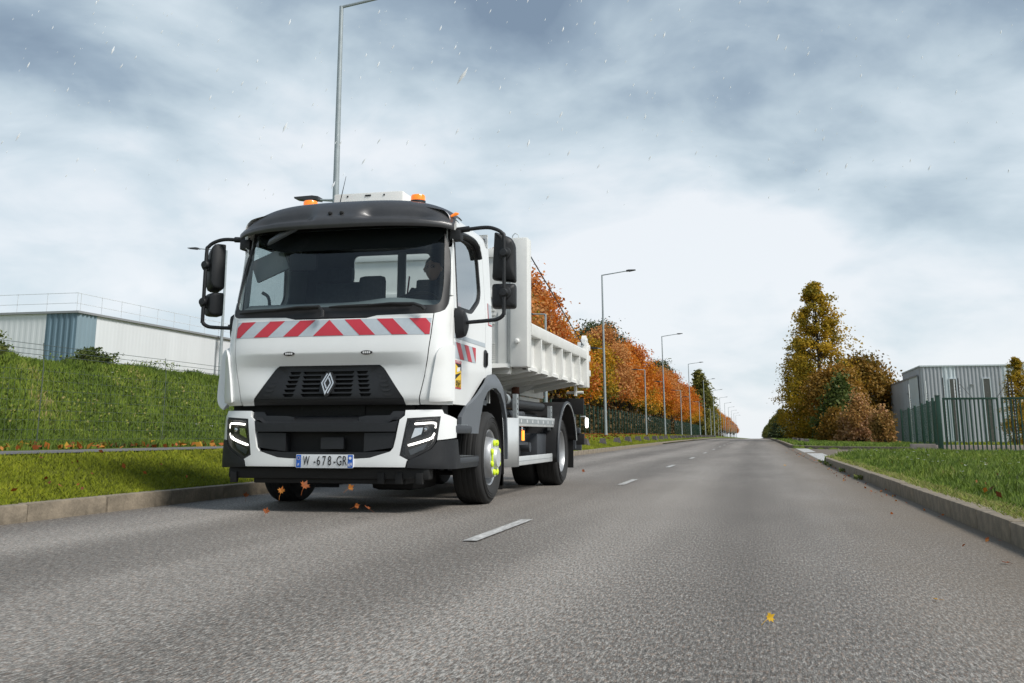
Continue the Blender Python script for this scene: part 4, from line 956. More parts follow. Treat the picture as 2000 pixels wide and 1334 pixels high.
# diamond emblem
ex, ez = .009, 1.077
hexa = [(ex - .074, ez), (ex - .040, ez - .075), (ex - .012, ez - .108), (ex + .012, ez - .108), (ex + .040, ez - .075), (ex + .074, ez), (ex + .028, ez + .097), (ex - .028, ez + .097)]
emb = panel('emblem', hexa, cab, 'black_plastic', grille, off=.022, thick=.03, step=.2)
def stroke(P, w):
    L = []; Rr = []
    for i, p in enumerate(P):
        p = Vector(p); a = (Vector(P[i]) - Vector(P[i - 1])).normalized() if i else None; b = (Vector(P[i + 1]) - p).normalized() if i < len(P) - 1 else None
        t = a or b; t2 = b or a
        n1_ = Vector((-t.y, t.x)); n2_ = Vector((-t2.y, t2.x)); n_ = (n1_ + n2_).normalized(); k = w / 2 / max(.4, n_.dot(n1_))
        L.append(tuple(p + n_ * k)); Rr.append(tuple(p - n_ * k))
    return L, Rr
zz5 = lambda x, y: (ex + (x - 1645) * .00063, ez - (y - 466) * .00067)
for P in ([(1628, 342), (1562, 466), (1625, 592), (1690, 466), (1652, 398)], [(1662, 592), (1728, 466), (1664, 342), (1600, 466), (1638, 534)]):
    L, Rr = stroke([zz5(*p) for p in P], .0105); m_ = MB()
    for i in range(len(L) - 1):
        q = [L[i], L[i + 1], Rr[i + 1], Rr[i]]
        f_ = [on(a, b, .028) for a, b in q] + [on(a, b, .02) for a, b in q]
        m_.add(f_, [(0, 1, 2, 3), (0, 4, 5, 1), (2, 6, 7, 3), (1, 5, 6, 2), (3, 7, 4, 0)])
    o_ = m_.build('emblem_stroke', 'silver_logo', truck, smooth=False); o_.parent = grille

# bumper: white corners with headlights, black middle, black lower corners
lens = fillet([(.742, .770), (1.008, .786), (.995, .682), (.975, .592), (.940, .540), (.757, .450), (.692, .480), (.716, .630)], [.02, .03, .02, .02, .03, .02, .02, .02], 3)
wht = [(.714, .850), (1.03, .855), (1.052, .822), (1.17, .792), (1.235, .775), (1.24, .622), (.992, .601), (.93, .548), (.738, .443), (.728, .379), (.0, .382), (.0, .447), (.30, .447), (.423, .455), (.600, .507), (.627, .539), (.645, .618), (.671, .769), (.714, .805)]
whs = [(.714, .850), (1.03, .855), (1.052, .822), (1.17, .792), (1.235, .775), (1.24, .622), (.997, .601), (1.008, .68), (1.024, .80), (.735, .783), (.708, .63), (.680, .475), (.752, .438), (.742, .430), (.730, .379)]
top_ = whs + [(-a, b) for a, b in reversed(whs)]
inner = [(-.714, .805), (-.671, .769), (-.645, .618), (-.627, .539), (-.600, .507), (-.423, .455), (-.30, .447), (.30, .447), (.423, .455), (.600, .507), (.627, .539), (.645, .618), (.671, .769), (.714, .805)]
wo_ = whs + [(-a, b) for a, b in reversed(whs)] + inner
bumper = panel('bumper', wo_[::-1], bum, WP, truck, thick=.05, step=.05)
for s in (1, -1):
    f_ = (lambda q: q[::-1]) if s > 0 else (lambda q: mir(q)[::-1])
    hl = panel('headlight', f_(lens), bum, 'black', truck, off=-.055, thick=0, step=.08)
    panel('headlight_housing', f_(inset(lens, -.012)), bum, 'black_plastic', hl, holes=[f_(inset(lens, .008))[::-1]], off=-.002, thick=.06, step=.08)
    panel('lens', f_(inset(lens, .004)), bum, 'lens_glass', hl, off=-.004, thick=0, step=.06)
    U_ = catmull([(.795, .735), (.87, .741), (.945, .744), (.974, .733), (.973, .700)], 4)
    D_ = catmull([(.966, .660), (.953, .636), (.928, .614), (.84, .585), (.743, .558)], 4)
    for P, wd in ((U_, .015), (D_, .014)):
        L, Rr = stroke([tuple(p) for p in P], wd); m_ = MB(); n_ = len(L)
        pt = [on_b for on_b in [bum(s * a, b) for a, b in L + Rr]]
        pt = [(p[0], p[1] + .022, p[2]) for p in pt]
        m_.add(pt, [(i, i + 1, n_ + i + 1, n_ + i) for i in range(n_ - 1)])
        pb = [(p[0], p[1] + .03, p[2]) for p in pt]
        m_.add(pb, [(i, i + 1, n_ + i + 1, n_ + i) for i in range(n_ - 1)])
        m_.build('light_strip', 'led', hl, fix=False)
    cx, cy, cz = bum(s * .885, .688)
    m_ = MB(); m_.lathe([(.0, -.055), (.02, -.05), (.032, -.035), (.035, 0), (.045, 0), (.048, .06)], (cx, cy + .075, cz), 'y', 20); m_.build('projector', 'dark_plastic', hl)
    m_ = MB(); m_.lathe([(.0, -.026), (.015, -.022), (.026, -.01), (.028, 0)], (cx, cy + .045, cz), 'y', 16); m_.build('projector_lens', 'chrome', hl)
    m_ = MB()
    pts_ = [(.79, .70), (.86, .705), (.845, .65), (.76, .615)]
    m_.add([tuple(np.array(bum(s * a, b)) + (0, .045, 0)) for a, b in pts_], [(0, 1, 2, 3)]); m_.build('reflector', 'chrome', hl, smooth=False)
    pts_ = [(.74, .52), (.90, .575), (.87, .525), (.76, .475)]
    m_ = MB(); m_.add([tuple(np.array(bum(s * a, b)) + (0, .045, 0)) for a, b in pts_], [(0, 1, 2, 3)]); m_.build('reflector', 'grey_plastic', hl, smooth=False)
    bc = [(1.0, .592), (1.17, .606), (1.26, .606), (1.62, .60), (1.66, .47), (2.02, .47), (2.02, .37), (1.165, .366), (.742, .378), (.752, .436), (.852, .482), (.945, .532)]
    bc = [(1.0, .592), (1.17, .606), (1.27, .606), (1.31, .48), (1.36, .46), (1.98, .46), (1.98, .375), (1.9, .36), (1.165, .360), (.742, .374), (.752, .433), (.852, .478), (.948, .528)]
    panel('bumper_corner', f_(bc), bum, 'grey_plastic' if False else 'dark_plastic', truck, off=.004, thick=.06, step=.05)
    # steps up to the door and the fender in front of the wheel
    m_ = MB(); m_.box(*sorted((s * .80, s * 1.088)), .30, .95, .655, .725, .015); m_.build('upper_step', 'grey_plastic', truck)
    m_ = MB(); m_.box(*sorted((s * .78, s * 1.092)), .42, 1.06, .40, .452, .012); so = m_.build('lower_step', 'grey_plastic', truck)
    for k in range(2):
        m_ = MB()
        zt_ = (.726, .453)[k]
        for j in range(14): m_.box(*sorted((s * .9, s * 1.075)), .50 + .032 * j, .512 + .032 * j, zt_, zt_ + .008)
        m_.build('step_tread', 'galv', so)
    m_ = MB(); m_.box(*sorted((s * .70, s * .80)), .25, 1.05, .38, .92, .02); m_.build('step_well', 'black_plastic', truck)
    # fender
    fo = [(.72, .905), (.80, .935), (1.355, 1.18), (1.50, 1.225), (1.68, 1.235), (1.80, 1.19), (1.90, 1.11), (2.00, .98), (2.09, .80), (2.115, .60), (2.125, .40), (2.10, .40), (2.085, .60), (2.04, .80), (1.93, .96), (1.80, 1.05), (1.62, 1.095), (1.45, 1.09), (1.27, 1.045), (1.12, .95), (1.02, .80), (.975, .70), (.96, .655), (.55, .66), (.55, .80)]
    def fend(u, z, s=s): 
        d = max(0, 1 - abs(u - 1.5) / .8)
        return (s * (1.062 + .05 * sstep((u - .55) / .5) - .03 * sstep((z - 1.1) / .15)), s * u if False else u, z)
    def fsurf(u, z, s=s): return fend(u if s > 0 else -u, z)
    q = fo[::-1] if s > 0 else mir(fo)[::-1]
    panel('fender', q, fsurf, 'fender_grey', truck, thick=.035, step=.06)
    m_ = MB()   # wheel-well liner
    prof_ = [(1.0, .72), (1.12, .94), (1.27, 1.035), (1.46, 1.08), (1.62, 1.085), (1.80, 1.04), (1.93, .95), (2.04, .79), (2.085, .60), (2.10, .25)]
    m_.grid(lambda t, x: (s * x, prof_[t][0], prof_[t][1]), range(len(prof_)), [.55, .8, 1.075]); m_.build('wheel_liner', 'black_plastic', truck, fix=False)
    m_ = MB(); m_.grid(lambda t, x: (s * x, 2.10 - .0 * t, .14 + .45 * t), [0, .33, .66, 1], [.70, .9, 1.07]); 
    m_.box(*sorted((s * .72, s * 1.06)), 2.10, 2.112, .10, .55); m_.build('mud_flap', 'black', truck)

# middle of the bumper
mid = inset([(-.714, .805), (-.671, .769), (-.645, .618), (-.627, .539), (-.600, .507), (-.423, .455), (-.30, .447), (.30, .447), (.423, .455), (.600, .507), (.627, .539), (.645, .618), (.671, .769), (.714, .805)], -.02)
panel('bumper_recess', mid, bum, 'black', truck, off=-.13, thick=0, step=.15)
panel('bumper_bar', [(-.66, .765), (-.64, .672), (.64, .672), (.66, .765), (.56, .742), (-.56, .742)], bum, 'dark_plastic', truck, off=.0, thick=.09, step=.08)
m_ = MB(); m_.grid(lambda u, t: (bum(u, .74)[0], bum(u, .74)[1] + .10 * t, .742 + .06 * t + .028 * (abs(u) > .57)), np.linspace(-.66, .66, 30), [0, .5, 1]); m_.build('bumper_shelf', 'dark_plastic', truck, fix=False)
for s in (1, -1):
    q = [(.30, .80), (.36, .812), (.575, .816), (.600, .85), (.70, .852), (.705, .79), (.60, .765), (.30, .765)]
    panel('bumper_tab', q[::-1] if s > 0 else mir(q)[::-1], bum, 'dark_plastic', truck, off=-.03, thick=.05, step=.1)
    q = [(.36, .66), (.642, .664), (.622, .540), (.36, .506)]
    panel('fog_lamp_cover', q[::-1] if s > 0 else mir(q)[::-1], bum, 'dark_plastic', truck, off=-.02, thick=.09, step=.1)
panel('bumper_lip', [(-.60, .512), (-.36, .50), (.36, .50), (.60, .512), (.423, .458), (.30, .450), (-.30, .450), (-.423, .458)][::-1], bum, 'dark_plastic', truck, off=-.008, thick=.08, step=.1)
panel('radar_cover', fillet([(-.036, .527), (.171, .527), (.171, .624), (-.036, .624)], .01), bum, 'dark_plastic', truck, off=-.03, thick=.04, step=.2)
rad = MB()
for k in range(16): rad.box(-.30, .30, .16, .175, .765 + .0085 * k, .769 + .0085 * k)
ro = rad.build('radiator', 'dark_plastic', truck)
rad = MB()
for k in range(10): rad.box(-.33, .33, .15, .16, .53 + .012 * k, .535 + .012 * k)
rad.build('cooler_fin', 'dark_plastic', ro)
m_ = MB(); m_.box(-.98, .98, .22, .40, .45, .92); m_.box(-.75, .75, .18, .22, .44, .90); m_.box(-.8, .8, .30, 1.6, .62, 1.0); m_.build('engine_block', 'black', truck)
# under-run bar and things below
m_ = MB(); m_.box(-.92, .92, .07, .20, .275, .372, .02); m_.box(-.70, .70, .12, .35, .235, .28, .01)
for x in (-.86, .50, .66, .84): m_.box(x - .03, x + .03, .05, .09, .24, .33, .004)
m_.build('underrun_bar', 'black', truck)
m_ = MB(); m_.box(.2, .62, .6, 1.3, .16, .40, .06); m_.box(-.5, -.1, .7, 1.25, .20, .42, .05); m_.tube([(-.95, 1.46, .40), (.95, 1.46, .40)], .06, 10); m_.tube([(-.9, 1.25, .30), (.95, 1.25, .29)], .022, 8)
m_.build('front_axle', 'black', truck)

# number plate
pc = .022
pl = panel('number_plate', fillet([(pc - .26, .371), (pc + .26, .371), (pc + .26, .481), (pc - .26, .481)], .008), bum, 'plate_white', truck, off=.012, thick=.012, step=.6)
panel('plate_band', [(pc - .256, .375), (pc - .213, .375), (pc - .213, .477), (pc - .256, .477)], bum, 'plate_blue', pl, off=.0135, thick=.001, step=.6)
panel('plate_band', [(pc + .213, .375), (pc + .256, .375), (pc + .256, .477), (pc + .213, .477)], bum, 'plate_blue', pl, off=.0135, thick=.001, step=.6)
PM = lambda x, z, y=-.0345: Matrix.Translation((x, y, z)) @ Matrix.Rotation(R(90), 4, 'X')
for ch, x in (('W', -.152), ('-', -.075), ('6', -.040), ('7', .010), ('8', .060), ('-', .105), ('G', .147), ('R', .196)):
    text_mesh('plate_character', ch, .112, 'ink', pl, PM(pc + x - .012, .426), .0006, sx=.62 if ch != 'W' else .5)
text_mesh('plate_character', 'F', .034, 'film_white', pl, PM(pc - .2345, .395, -.0355), .0005)
text_mesh('plate_character', '69', .044, 'film_white', pl, PM(pc + .2345, .397, -.0355), .0005, sx=.8)
m_ = MB()
for k in range(12):
    t = k / 12 * 6.283; x, z = pc - .2345 + .013 * math.cos(t), .45 + .013 * math.sin(t); m_.box(x - .0018, x + .0018, -.0372, -.036, z - .0018, z + .0018)
m_.build('star_ring', 'yellow_film', pl, smooth=False)
m_ = MB(); m_.lathe([(0, -.001), (.012, -.001), (.012, 0)], (pc + .2345, -.036, .452), 'y', 14); m_.build('plate_badge', 'film_white', pl)

# doors, cab sides, windows
win = fillet([(.405, 1.745), (.90, 1.755), (1.20, 1.90), (1.265, 2.0), (1.225, 2.33), (1.12, 2.45), (.45, 2.45), (.405, 2.40)], [.03, .08, .1, .06, .08, .08, .03, .03], 4)
for s in (1, -1):
    def pf(q, s=s):
        q2 = [(UY + a, b) for a, b in q]
        return q2 if s > 0 else mir(q2)
    side = [(.31, .905), (.74, .905), (1.355, 1.185), (1.50, 1.21), (1.675, 1.215), (1.675, 2.50), (.31, 2.56), (.31, 1.85)]
    door_o = [(.312, .905), (.735, .905), (.80, .92), (1.352, 1.178), (1.405, 1.26), (1.42, 1.9), (1.40, 2.40), (1.30, 2.515), (.312, 2.535)]
    door = panel('door', pf(door_o), cab, WP, truck, holes=[pf(win)[::-1]], thick=.04, step=.12)
    rear = [(1.360, 1.178), (1.50, 1.21), (1.665, 1.215), (1.675, 1.26), (1.675, 2.50), (1.31, 2.52), (1.408, 2.405), (1.428, 1.9), (1.413, 1.26)]
    panel('cab_side', pf(rear), cab, WP, truck, thick=.04, step=.12)
    panel('inner_trim', pf([(.33, .95), (1.66, 1.22), (1.66, 2.5), (.33, 2.5)]), cab, 'interior_light', truck, holes=[pf(inset(win, .015))[::-1]], off=-.05, thick=.01, step=.2)
    panel('side_window', pf(inset(win, .004)), cab, 'side_glass', door, off=-.012, thick=0, step=.12)
    panel('window_frame', pf(inset(win, -.004)), cab, 'black_plastic', door, holes=[pf(inset(win, .028))[::-1]], off=.003, thick=.02, step=.12)
    # dark rain deflector over the window and down its rear edge
    m_ = MB(); L_ = [(.37, 2.415), (.60, 2.452), (.95, 2.468), (1.13, 2.43), (1.215, 2.33)]
    m_.tube([(s * (cab(UY + a, b)[0] + .022), a, b) for a, b in [tuple(p) for p in catmull(L_, 5)]], [.036] * 8 + [.034] * 8 + [.028] * 5, 8, flat=.8)
    m_.build('rain_deflector', 'dark_plastic', door)
    hd = panel('door_handle', pf(fillet([(1.345, 1.29), (1.475, 1.29), (1.482, 1.44), (1.40, 1.462), (1.352, 1.44)], .03)), cab, 'dark_plastic', door, off=.008, thick=.02, step=.2)
    panel('handle_grip', pf(fillet([(1.415, 1.305), (1.445, 1.305), (1.448, 1.43), (1.42, 1.43)], .01)), cab, 'black', hd, off=.022, thick=.016, step=.2)
    panel('reflective_strip', pf([(.335, 1.482), (1.405, 1.482), (1.405, 1.521), (.335, 1.521)]), cab, 'silver_film', door, off=.003, thick=.002, step=.2)
    st = panel('warning_plate', pf([(.345, 1.305), (1.045, 1.305), (1.045, 1.448), (.345, 1.448)]), cab, 'silver_film', door, off=.003, thick=.002, step=.2)
    for k in range(3):
        a = .375 + .27 * k
        q = [(a, 1.447), (a + .135, 1.306), (a + .27, 1.306), (a + .135, 1.447)]
        if k == 2: q = [(a, 1.447), (a + .128, 1.31), (a + .128, 1.447)]
        panel('red_stripe', pf(q), cab, 'red_film', st, off=.005, thick=.001, step=.3)
    # blind-spot sticker
    sk = panel('blind_spot_sticker', pf(fillet([(.338, 1.042), (.553, 1.042), (.553, 1.290), (.338, 1.290)], .012)), cab, 'red_film', door, off=.004, thick=.002, step=.3)
    if s > 0:
        panel('sticker_field', pf([(.350, 1.055), (.541, 1.055), (.541, 1.262), (.350, 1.262)]), cab, 'yellow_film', sk, off=.0055, thick=.001, step=.3)
        panel('sticker_shape', pf([(.350, 1.262), (.541, 1.20), (.541, 1.262)]), cab, 'ink', sk, off=.0068, thick=.001, step=.3)
        panel('sticker_shape', pf([(.350, 1.118), (.520, 1.178), (.520, 1.186), (.350, 1.16)]), cab, 'ink', sk, off=.0068, thick=.001, step=.3)
        panel('sticker_shape', pf(fillet([(.40, 1.185), (.50, 1.20), (.51, 1.235), (.41, 1.225)], .01)), cab, 'film_white', sk, off=.0082, thick=.001, step=.3)
        SM = lambda y, z, d=.0075: Matrix.Translation((1.05 + d, y, z)) @ Matrix.Rotation(R(90), 4, 'Z') @ Matrix.Rotation(R(90), 4, 'X')
        text_mesh('sticker_text', 'ATTENTION', .026, 'film_white', sk, SM(.446, 1.276, .0062), .0004)
        text_mesh('sticker_text', 'ANGLES', .044, 'ink', sk, SM(.446, 1.10), .0004)
        text_mesh('sticker_text', 'MORTS', .044, 'ink', sk, SM(.446, 1.07), .0004)
        panel('contour_marking', pf([(1.52, 1.71), (1.655, 1.71), (1.655, 1.722), (1.532, 1.722), (1.532, 1.93), (1.52, 1.93)]), cab, 'red_film', truck, off=.004, thick=.002, step=.3)
        panel('contour_marking', pf([(1.545, 1.735), (1.655, 1.735), (1.655, 1.92), (1.545, 1.93)]), cab, 'silver_film', truck, off=.003, thick=.002, step=.3)

# roof, rear wall
RS = catmull([(1.008, 2.50), (1.004, 2.55), (.975, 2.605), (.90, 2.645), (.6, 2.695), (.3, 2.715), (0, 2.72)], 5)
RS = [tuple(p) for p in RS]; RS = RS + [(-a, b) for a, b in RS[::-1][1:]]
def roof(y, k):
    x, z = RS[k]; dz = -.05 * sstep((y - 1.55) / .14) * 1. if y > 1.55 else 0
    return (x * (1 - .02 * sstep((y - 1.5) / .2)), y, z + dz * (z > 2.52))
m_ = MB(); m_.grid(roof, [.30, .5, .7, .9, 1.1, 1.3, 1.45, 1.55, 1.6, 1.65, 1.69], range(len(RS))); m_.build('roof', WP, truck, fix=False, ang=60)
rw = lambda u, z: (-u, 1.685, z)
panel('rear_wall', [(-1.03, .95), (1.03, .95), (1.0, 2.66), (-1.0, 2.66)], rw, WP, truck, holes=[fillet([(-.39, 1.80), (.45, 1.80), (.45, 2.49), (-.39, 2.49)], .06)[::-1]], thick=.02, step=.5)
rw2 = lambda u, z: (u, 1.655, z)
panel('rear_trim', [(-1.0, .95), (1.0, .95), (.97, 2.62), (-.97, 2.62)], rw2, 'interior', truck, holes=[fillet([(-.45, 1.80), (.39, 1.80), (.39, 2.49), (-.45, 2.49)], .06)[::-1]], thick=.01, step=.5)
m_ = MB(); m_.box(-.97, .97, .40, 1.65, 2.53, 2.61, .03); m_.build('headliner', 'interior', truck)
m_ = MB(); m_.box(-1.0, 1.0, .25, 1.66, .93, .98); m_.build('cab_floor', 'interior', truck)
# roof fittings
m_ = MB(); m_.box(-.36, .36, .85, 1.45, 2.70, 2.975, .02); ac = m_.build('roof_unit', 'white_metal', truck)
m_ = MB(); m_.box(-.03, .03, .845, .855, 2.935, 2.95); m_.box(-.22, -.205, .845, .855, 2.935, 2.95); m_.box(.16, .175, .845, .855, 2.935, 2.95); m_.build('roof_unit_vent', 'dark_plastic', ac)
for x in (-.49, .60):
    m_ = MB(); m_.lathe([(0, 2.70), (.075, 2.70), (.072, 2.80 if x > 0 else 2.79), (.0, 2.80)], (x, .60, .0), 'z', 24); bs = m_.build('beacon', 'black_plastic', truck)
    zb_ = 2.802 if x > 0 else 2.80
    m_ = MB(); m_.lathe([(.068, zb_), (.068, zb_ + .038), (.062, zb_ + .052), (.045, zb_ + .057), (0, zb_ + .057)], (x, .60, 0), 'z', 24); m_.build('beacon_lens', 'amber', bs)
m_ = MB(); m_.tube([(-.16, .50, 2.72), (-.10, .52, 3.06)], [.006, .002], 5); m_.build('antenna', 'black', truck)
m_ = MB(); m_.tube([(1.0, .36, 2.585), (1.05, .345, 2.60), (1.075, .34, 2.60)], [.012, .02, .008], 8, flat=.8); m_.build('marker_lamp', 'amber', truck)
# sun visor
VP_ = [(.0, 2.462), (-.012, 2.495), (-.006, 2.535), (.012, 2.565), (.045, 2.60), (.10, 2.665), (.20, 2.735), (.35, 2.778), (.50, 2.765)]
VPd = [tuple(p) for p in catmull(VP_, 4)]
def visor(x, k):
    dy, z = VPd[k]; a = abs(x) / 1.075
    y0 = .045 + .27 * a ** 3.2
    h = 1 - .46 * a ** 5 - .10 * a * a
    zz = 2.462 + (z - 2.462) * h - .012 * a ** 8 - (.02 * max(0, a - .9) / .1 if k < 4 else 0)
    sc_op = sstep((abs(x) - .17) / .16) * sstep((.95 - abs(x)) / .22)
    t = k / (len(VPd) - 1)
    y = y0 + dy * (1 - .35 * a ** 6) + .095 * sc_op * sstep((t - .25) / .07) * sstep((.78 - t) / .38)
    zz -= .012 * sc_op * sstep((t - .35) / .2) * sstep((.8 - t) / .2)
    xx = x * (1 - .03 * sstep((t - .4) / .6) * a ** 4)
    return (xx, y, zz)
m_ = MB(); m_.grid(visor, np.linspace(-1.05, 1.05, 90), range(len(VPd))); vo = m_.build('sun_visor', 'visor', truck, fix=False, ang=80)
md = vo.modifiers.new('s', 'SOLIDIFY'); md.thickness = .012; md.offset = -1
m_ = MB()
for x in (-.06, .05): m_.lathe([(0, -.02), (.014, -.016), (.018, 0), (.018, .02)], (x, .085, 2.605), 'y', 12)
m_.build('visor_camera', 'black', vo)

# mirrors
def mirror_set(s):
    ax = 1.49 if s > 0 else 1.435
    A = [(s * 1.02, .40, 2.455), (s * 1.10, .40, 2.46), (s * (ax - .18), .39, 2.472), (s * (ax - .08), .38, 2.45), (s * (ax - .015), .375, 2.405), (s * ax, .37, 2.33), (s * ax, .37, 1.74), (s * (ax - .005), .37, 1.68), (s * (ax - .05), .375, 1.645), (s * (ax - .13), .38, 1.632), (s * 1.04, .40, 1.615)]
    m_ = MB(); m_.tube([tuple(p) for p in catmull(A, 5)], .0175, 10); m_.tube([(s * 1.0, .40, 2.455), (s * 1.16, .40, 2.468)], .027, 10)
    ar = m_.build('mirror_arm', 'dark_plastic', truck)
    m_ = MB(); m_.box(*sorted((s * .985, s * 1.09)), .36, .46, 2.36, 2.46, .015); m_.build('mirror_bracket', 'dark_plastic', ar)
    B = [(.33, 1.745), (.50, 1.68), (.52, 1.60), (.45, 1.50), (.38, 1.49), (.335, 1.56)]
    m_ = MB()
    ring = [tuple(p) for p in catmull(B, 4, True)]; n_ = len(ring); c_ = np.mean(ring, 0)
    lay = [[(s * (1.045 + d), c_[0] + (a - c_[0]) * k, c_[1] + (b - c_[1]) * k) for a, b in ring] for d, k in ((0, 1), (.05, .98), (.085, .85), (.10, .5), (.102, .05))]
    m_.add([p for L in lay for p in L], [(i * n_ + j, i * n_ + (j + 1) % n_, (i + 1) * n_ + (j + 1) % n_, (i + 1) * n_ + j) for i in range(4) for j in range(n_)])
    m_.build('mirror_foot', 'dark_plastic', ar)
    yaw = R(8) if s > 0 else R(-42)
    for (z0, z1, wt, wb) in ((1.99, 2.43, .17, .215), (1.745, 1.965, .21, .215)):
        zc_ = (z0 + z1) / 2
        if z1 > 2.2: ol = fillet([(-wb / 2, z0 + .015), (wb / 2, z0 - .012), (wb / 2 - .005, z1 - .11), (wb / 2 - .04, z1 - .05), (-wb / 2 + .035, z1 + .005), (-wb / 2 + .02, z1)], [.025, .025, .05, .04, .02, .01], 4)
        else: ol = fillet([(-wb / 2, z0), (wb / 2, z0), (wb / 2, z1), (-wb / 2, z1)], .03, 4)
        if s < 0: ol = [(a * .86, b) for a, b in mir(ol)]
        n_ = len(ol); m_ = MB(); cc = np.mean(ol, 0)
        lay = []
        for dy, k in ((.055, .97), (.05, 1.), (-.02, 1.), (-.05, .95), (-.068, .82), (-.075, .5), (-.076, .02)):
            lay.append([(cc[0] + (a - cc[0]) * k, dy, cc[1] + (b - cc[1]) * k) for a, b in ol])
        Mx = Matrix.Translation(((1.468 if s > 0 else -1.365), .475 if s > 0 else .45, 0)) @ Matrix.Rotation(yaw, 4, 'Z')
        m_.add([tuple(Mx @ Vector(p)) for L in lay for p in L], [(i * n_ + j, i * n_ + (j + 1) % n_, (i + 1) * n_ + (j + 1) % n_, (i + 1) * n_ + j) for i in range(len(lay) - 1) for j in range(n_)])
        h = m_.build('mirror_head', 'dark_plastic', ar)
        m_ = MB(); m_.add([tuple(Mx @ Vector((cc[0] + (a - cc[0]) * .94, .052, cc[1] + (b - cc[1]) * .94))) for a, b in ol], [tuple(range(n_))]); m_.build('mirror_glass', 'chrome', ar, smooth=False)
        m_ = MB(); zk = zc_ + (.02 if z1 > 2.2 else .02)
        m_.lathe([(.06, -.375 + .37), (.055, -.015), (.038, -.02), (.038, -.055), (.03, -.066), (0, -.068)], (s * ax, .40, zk), 'y', 18); m_.build('mirror_joint', 'dark_plastic', ar)
mirror_set(1); mirror_set(-1)
# front view mirror hanging at the passenger's corner
m_ = MB(); m_.tube([on(-.44, 2.475, .09), on(-.48, 2.455, .11), on(-.58, 2.405, .12), on(-.68, 2.355, .11), on(-.72, 2.335, .09)], [.015, .04, .05, .042, .012], 14, flat=.6); m_.build('front_mirror', 'fender_grey', truck)

# wheels
def wheel(name, s, y, front):
    zc_, r = .43, .43
    if front:
        tp = [(.262, .82), (.30, .82), (.37, .815), (.415, .83), (.43, .86), (.43, 1.06), (.42, 1.085), (.405, 1.098), (.36, 1.112), (.31, 1.11), (.275, 1.092), (.262, 1.075)]
        rp = [(.262, 1.06), (.266, 1.078), (.258, 1.088), (.246, 1.078), (.238, 1.03), (.228, .99), (.214, .985), (.204, 1.02), (.190, 1.09), (.182, 1.125), (.176, 1.132)]
        hp = [(.178, 1.128), (.176, 1.140), (.112, 1.142), (.105, 1.135), (.10, 1.15), (.088, 1.175), (.0, 1.18)]
    else:
        tp = [(.262, .82), (.30, .82), (.37, .815), (.415, .83), (.43, .86), (.43, 1.06), (.42, 1.085), (.405, 1.098), (.36, 1.112), (.31, 1.11), (.275, 1.092), (.262, 1.075)]
        rp = [(.262, 1.06), (.268, 1.080), (.258, 1.088), (.248, 1.075), (.240, 1.02), (.226, .93), (.205, .885), (.17, .872), (.10, .87), (.095, .90), (.085, .95), (.06, .965), (0, .967)]
        hp = None
    m_ = MB(); m_.lathe(rp, (0, y, zc_), 'x', 44, s); w = m_.build(name, 'rim', truck)
    m_ = MB(); m_.lathe(tp, (0, y, zc_), 'x', 56, s); ty = m_.build('tyre', 'rubber', w)
    m_ = MB()
    for k in range(3):    # raised rings on the sidewall
        rr = .335 + .022 * k; m_.lathe([(rr - .004, 1.108), (rr, 1.1155), (rr + .004, 1.108)], (0, y, zc_), 'x', 56, s)
    m_.build('sidewall_ring', 'rubber', w)
    m_ = MB()
    for x in (.875, .925, .975, 1.025):
        m_.lathe([(.4302, x), (.4335, x + .004), (.4335, x + .034), (.4302, x + .038)], (0, y, zc_), 'x', 56, s)
    m_.build('tread_rib', 'rubber', w)
    if front:
        m_ = MB(); m_.lathe(hp, (0, y, zc_), 'x', 36, s); hb = m_.build('hub', 'alu', w)
        for k in range(8):
            t = R(22.5 + 45 * k); ny, nz = y + .146 * math.cos(t), zc_ + .146 * math.sin(t)
            m_ = MB(); m_.lathe([(.030, 1.138), (.031, 1.150), (.025, 1.158), (.012, 1.162), (0, 1.163)], (0, ny, nz), 'x', 14, s); m_.build('nut_cover', 'yellow_cover', w)
        m_ = MB()
        for k in range(4):
            a, b = R(22.5 + 90 * k + 45), R(67.5 + 90 * k + 45)
            m_.tube([(s * 1.15, y + .142 * math.cos(a + (b - a) * t), zc_ + .142 * math.sin(a + (b - a) * t)) for t in (0, .33, .66, 1)], .010, 6)
        m_.build('cover_link', 'yellow_cover', w)
    else:
        m_ = MB(); m_.lathe([(q[0], q[1] - .33) for q in tp], (0, y, zc_), 'x', 48, s); m_.build('inner_tyre', 'rubber', w)
        m_ = MB()
        for k in range(10):
            t = R(36 * k); m_.lathe([(.016, .87), (.016, .90), (0, .905)], (0, y + .135 * math.cos(t), zc_ + .135 * math.sin(t)), 'x', 6, s)
        m_.build('wheel_nut', 'galv', w)
    return w
RY = 5.25
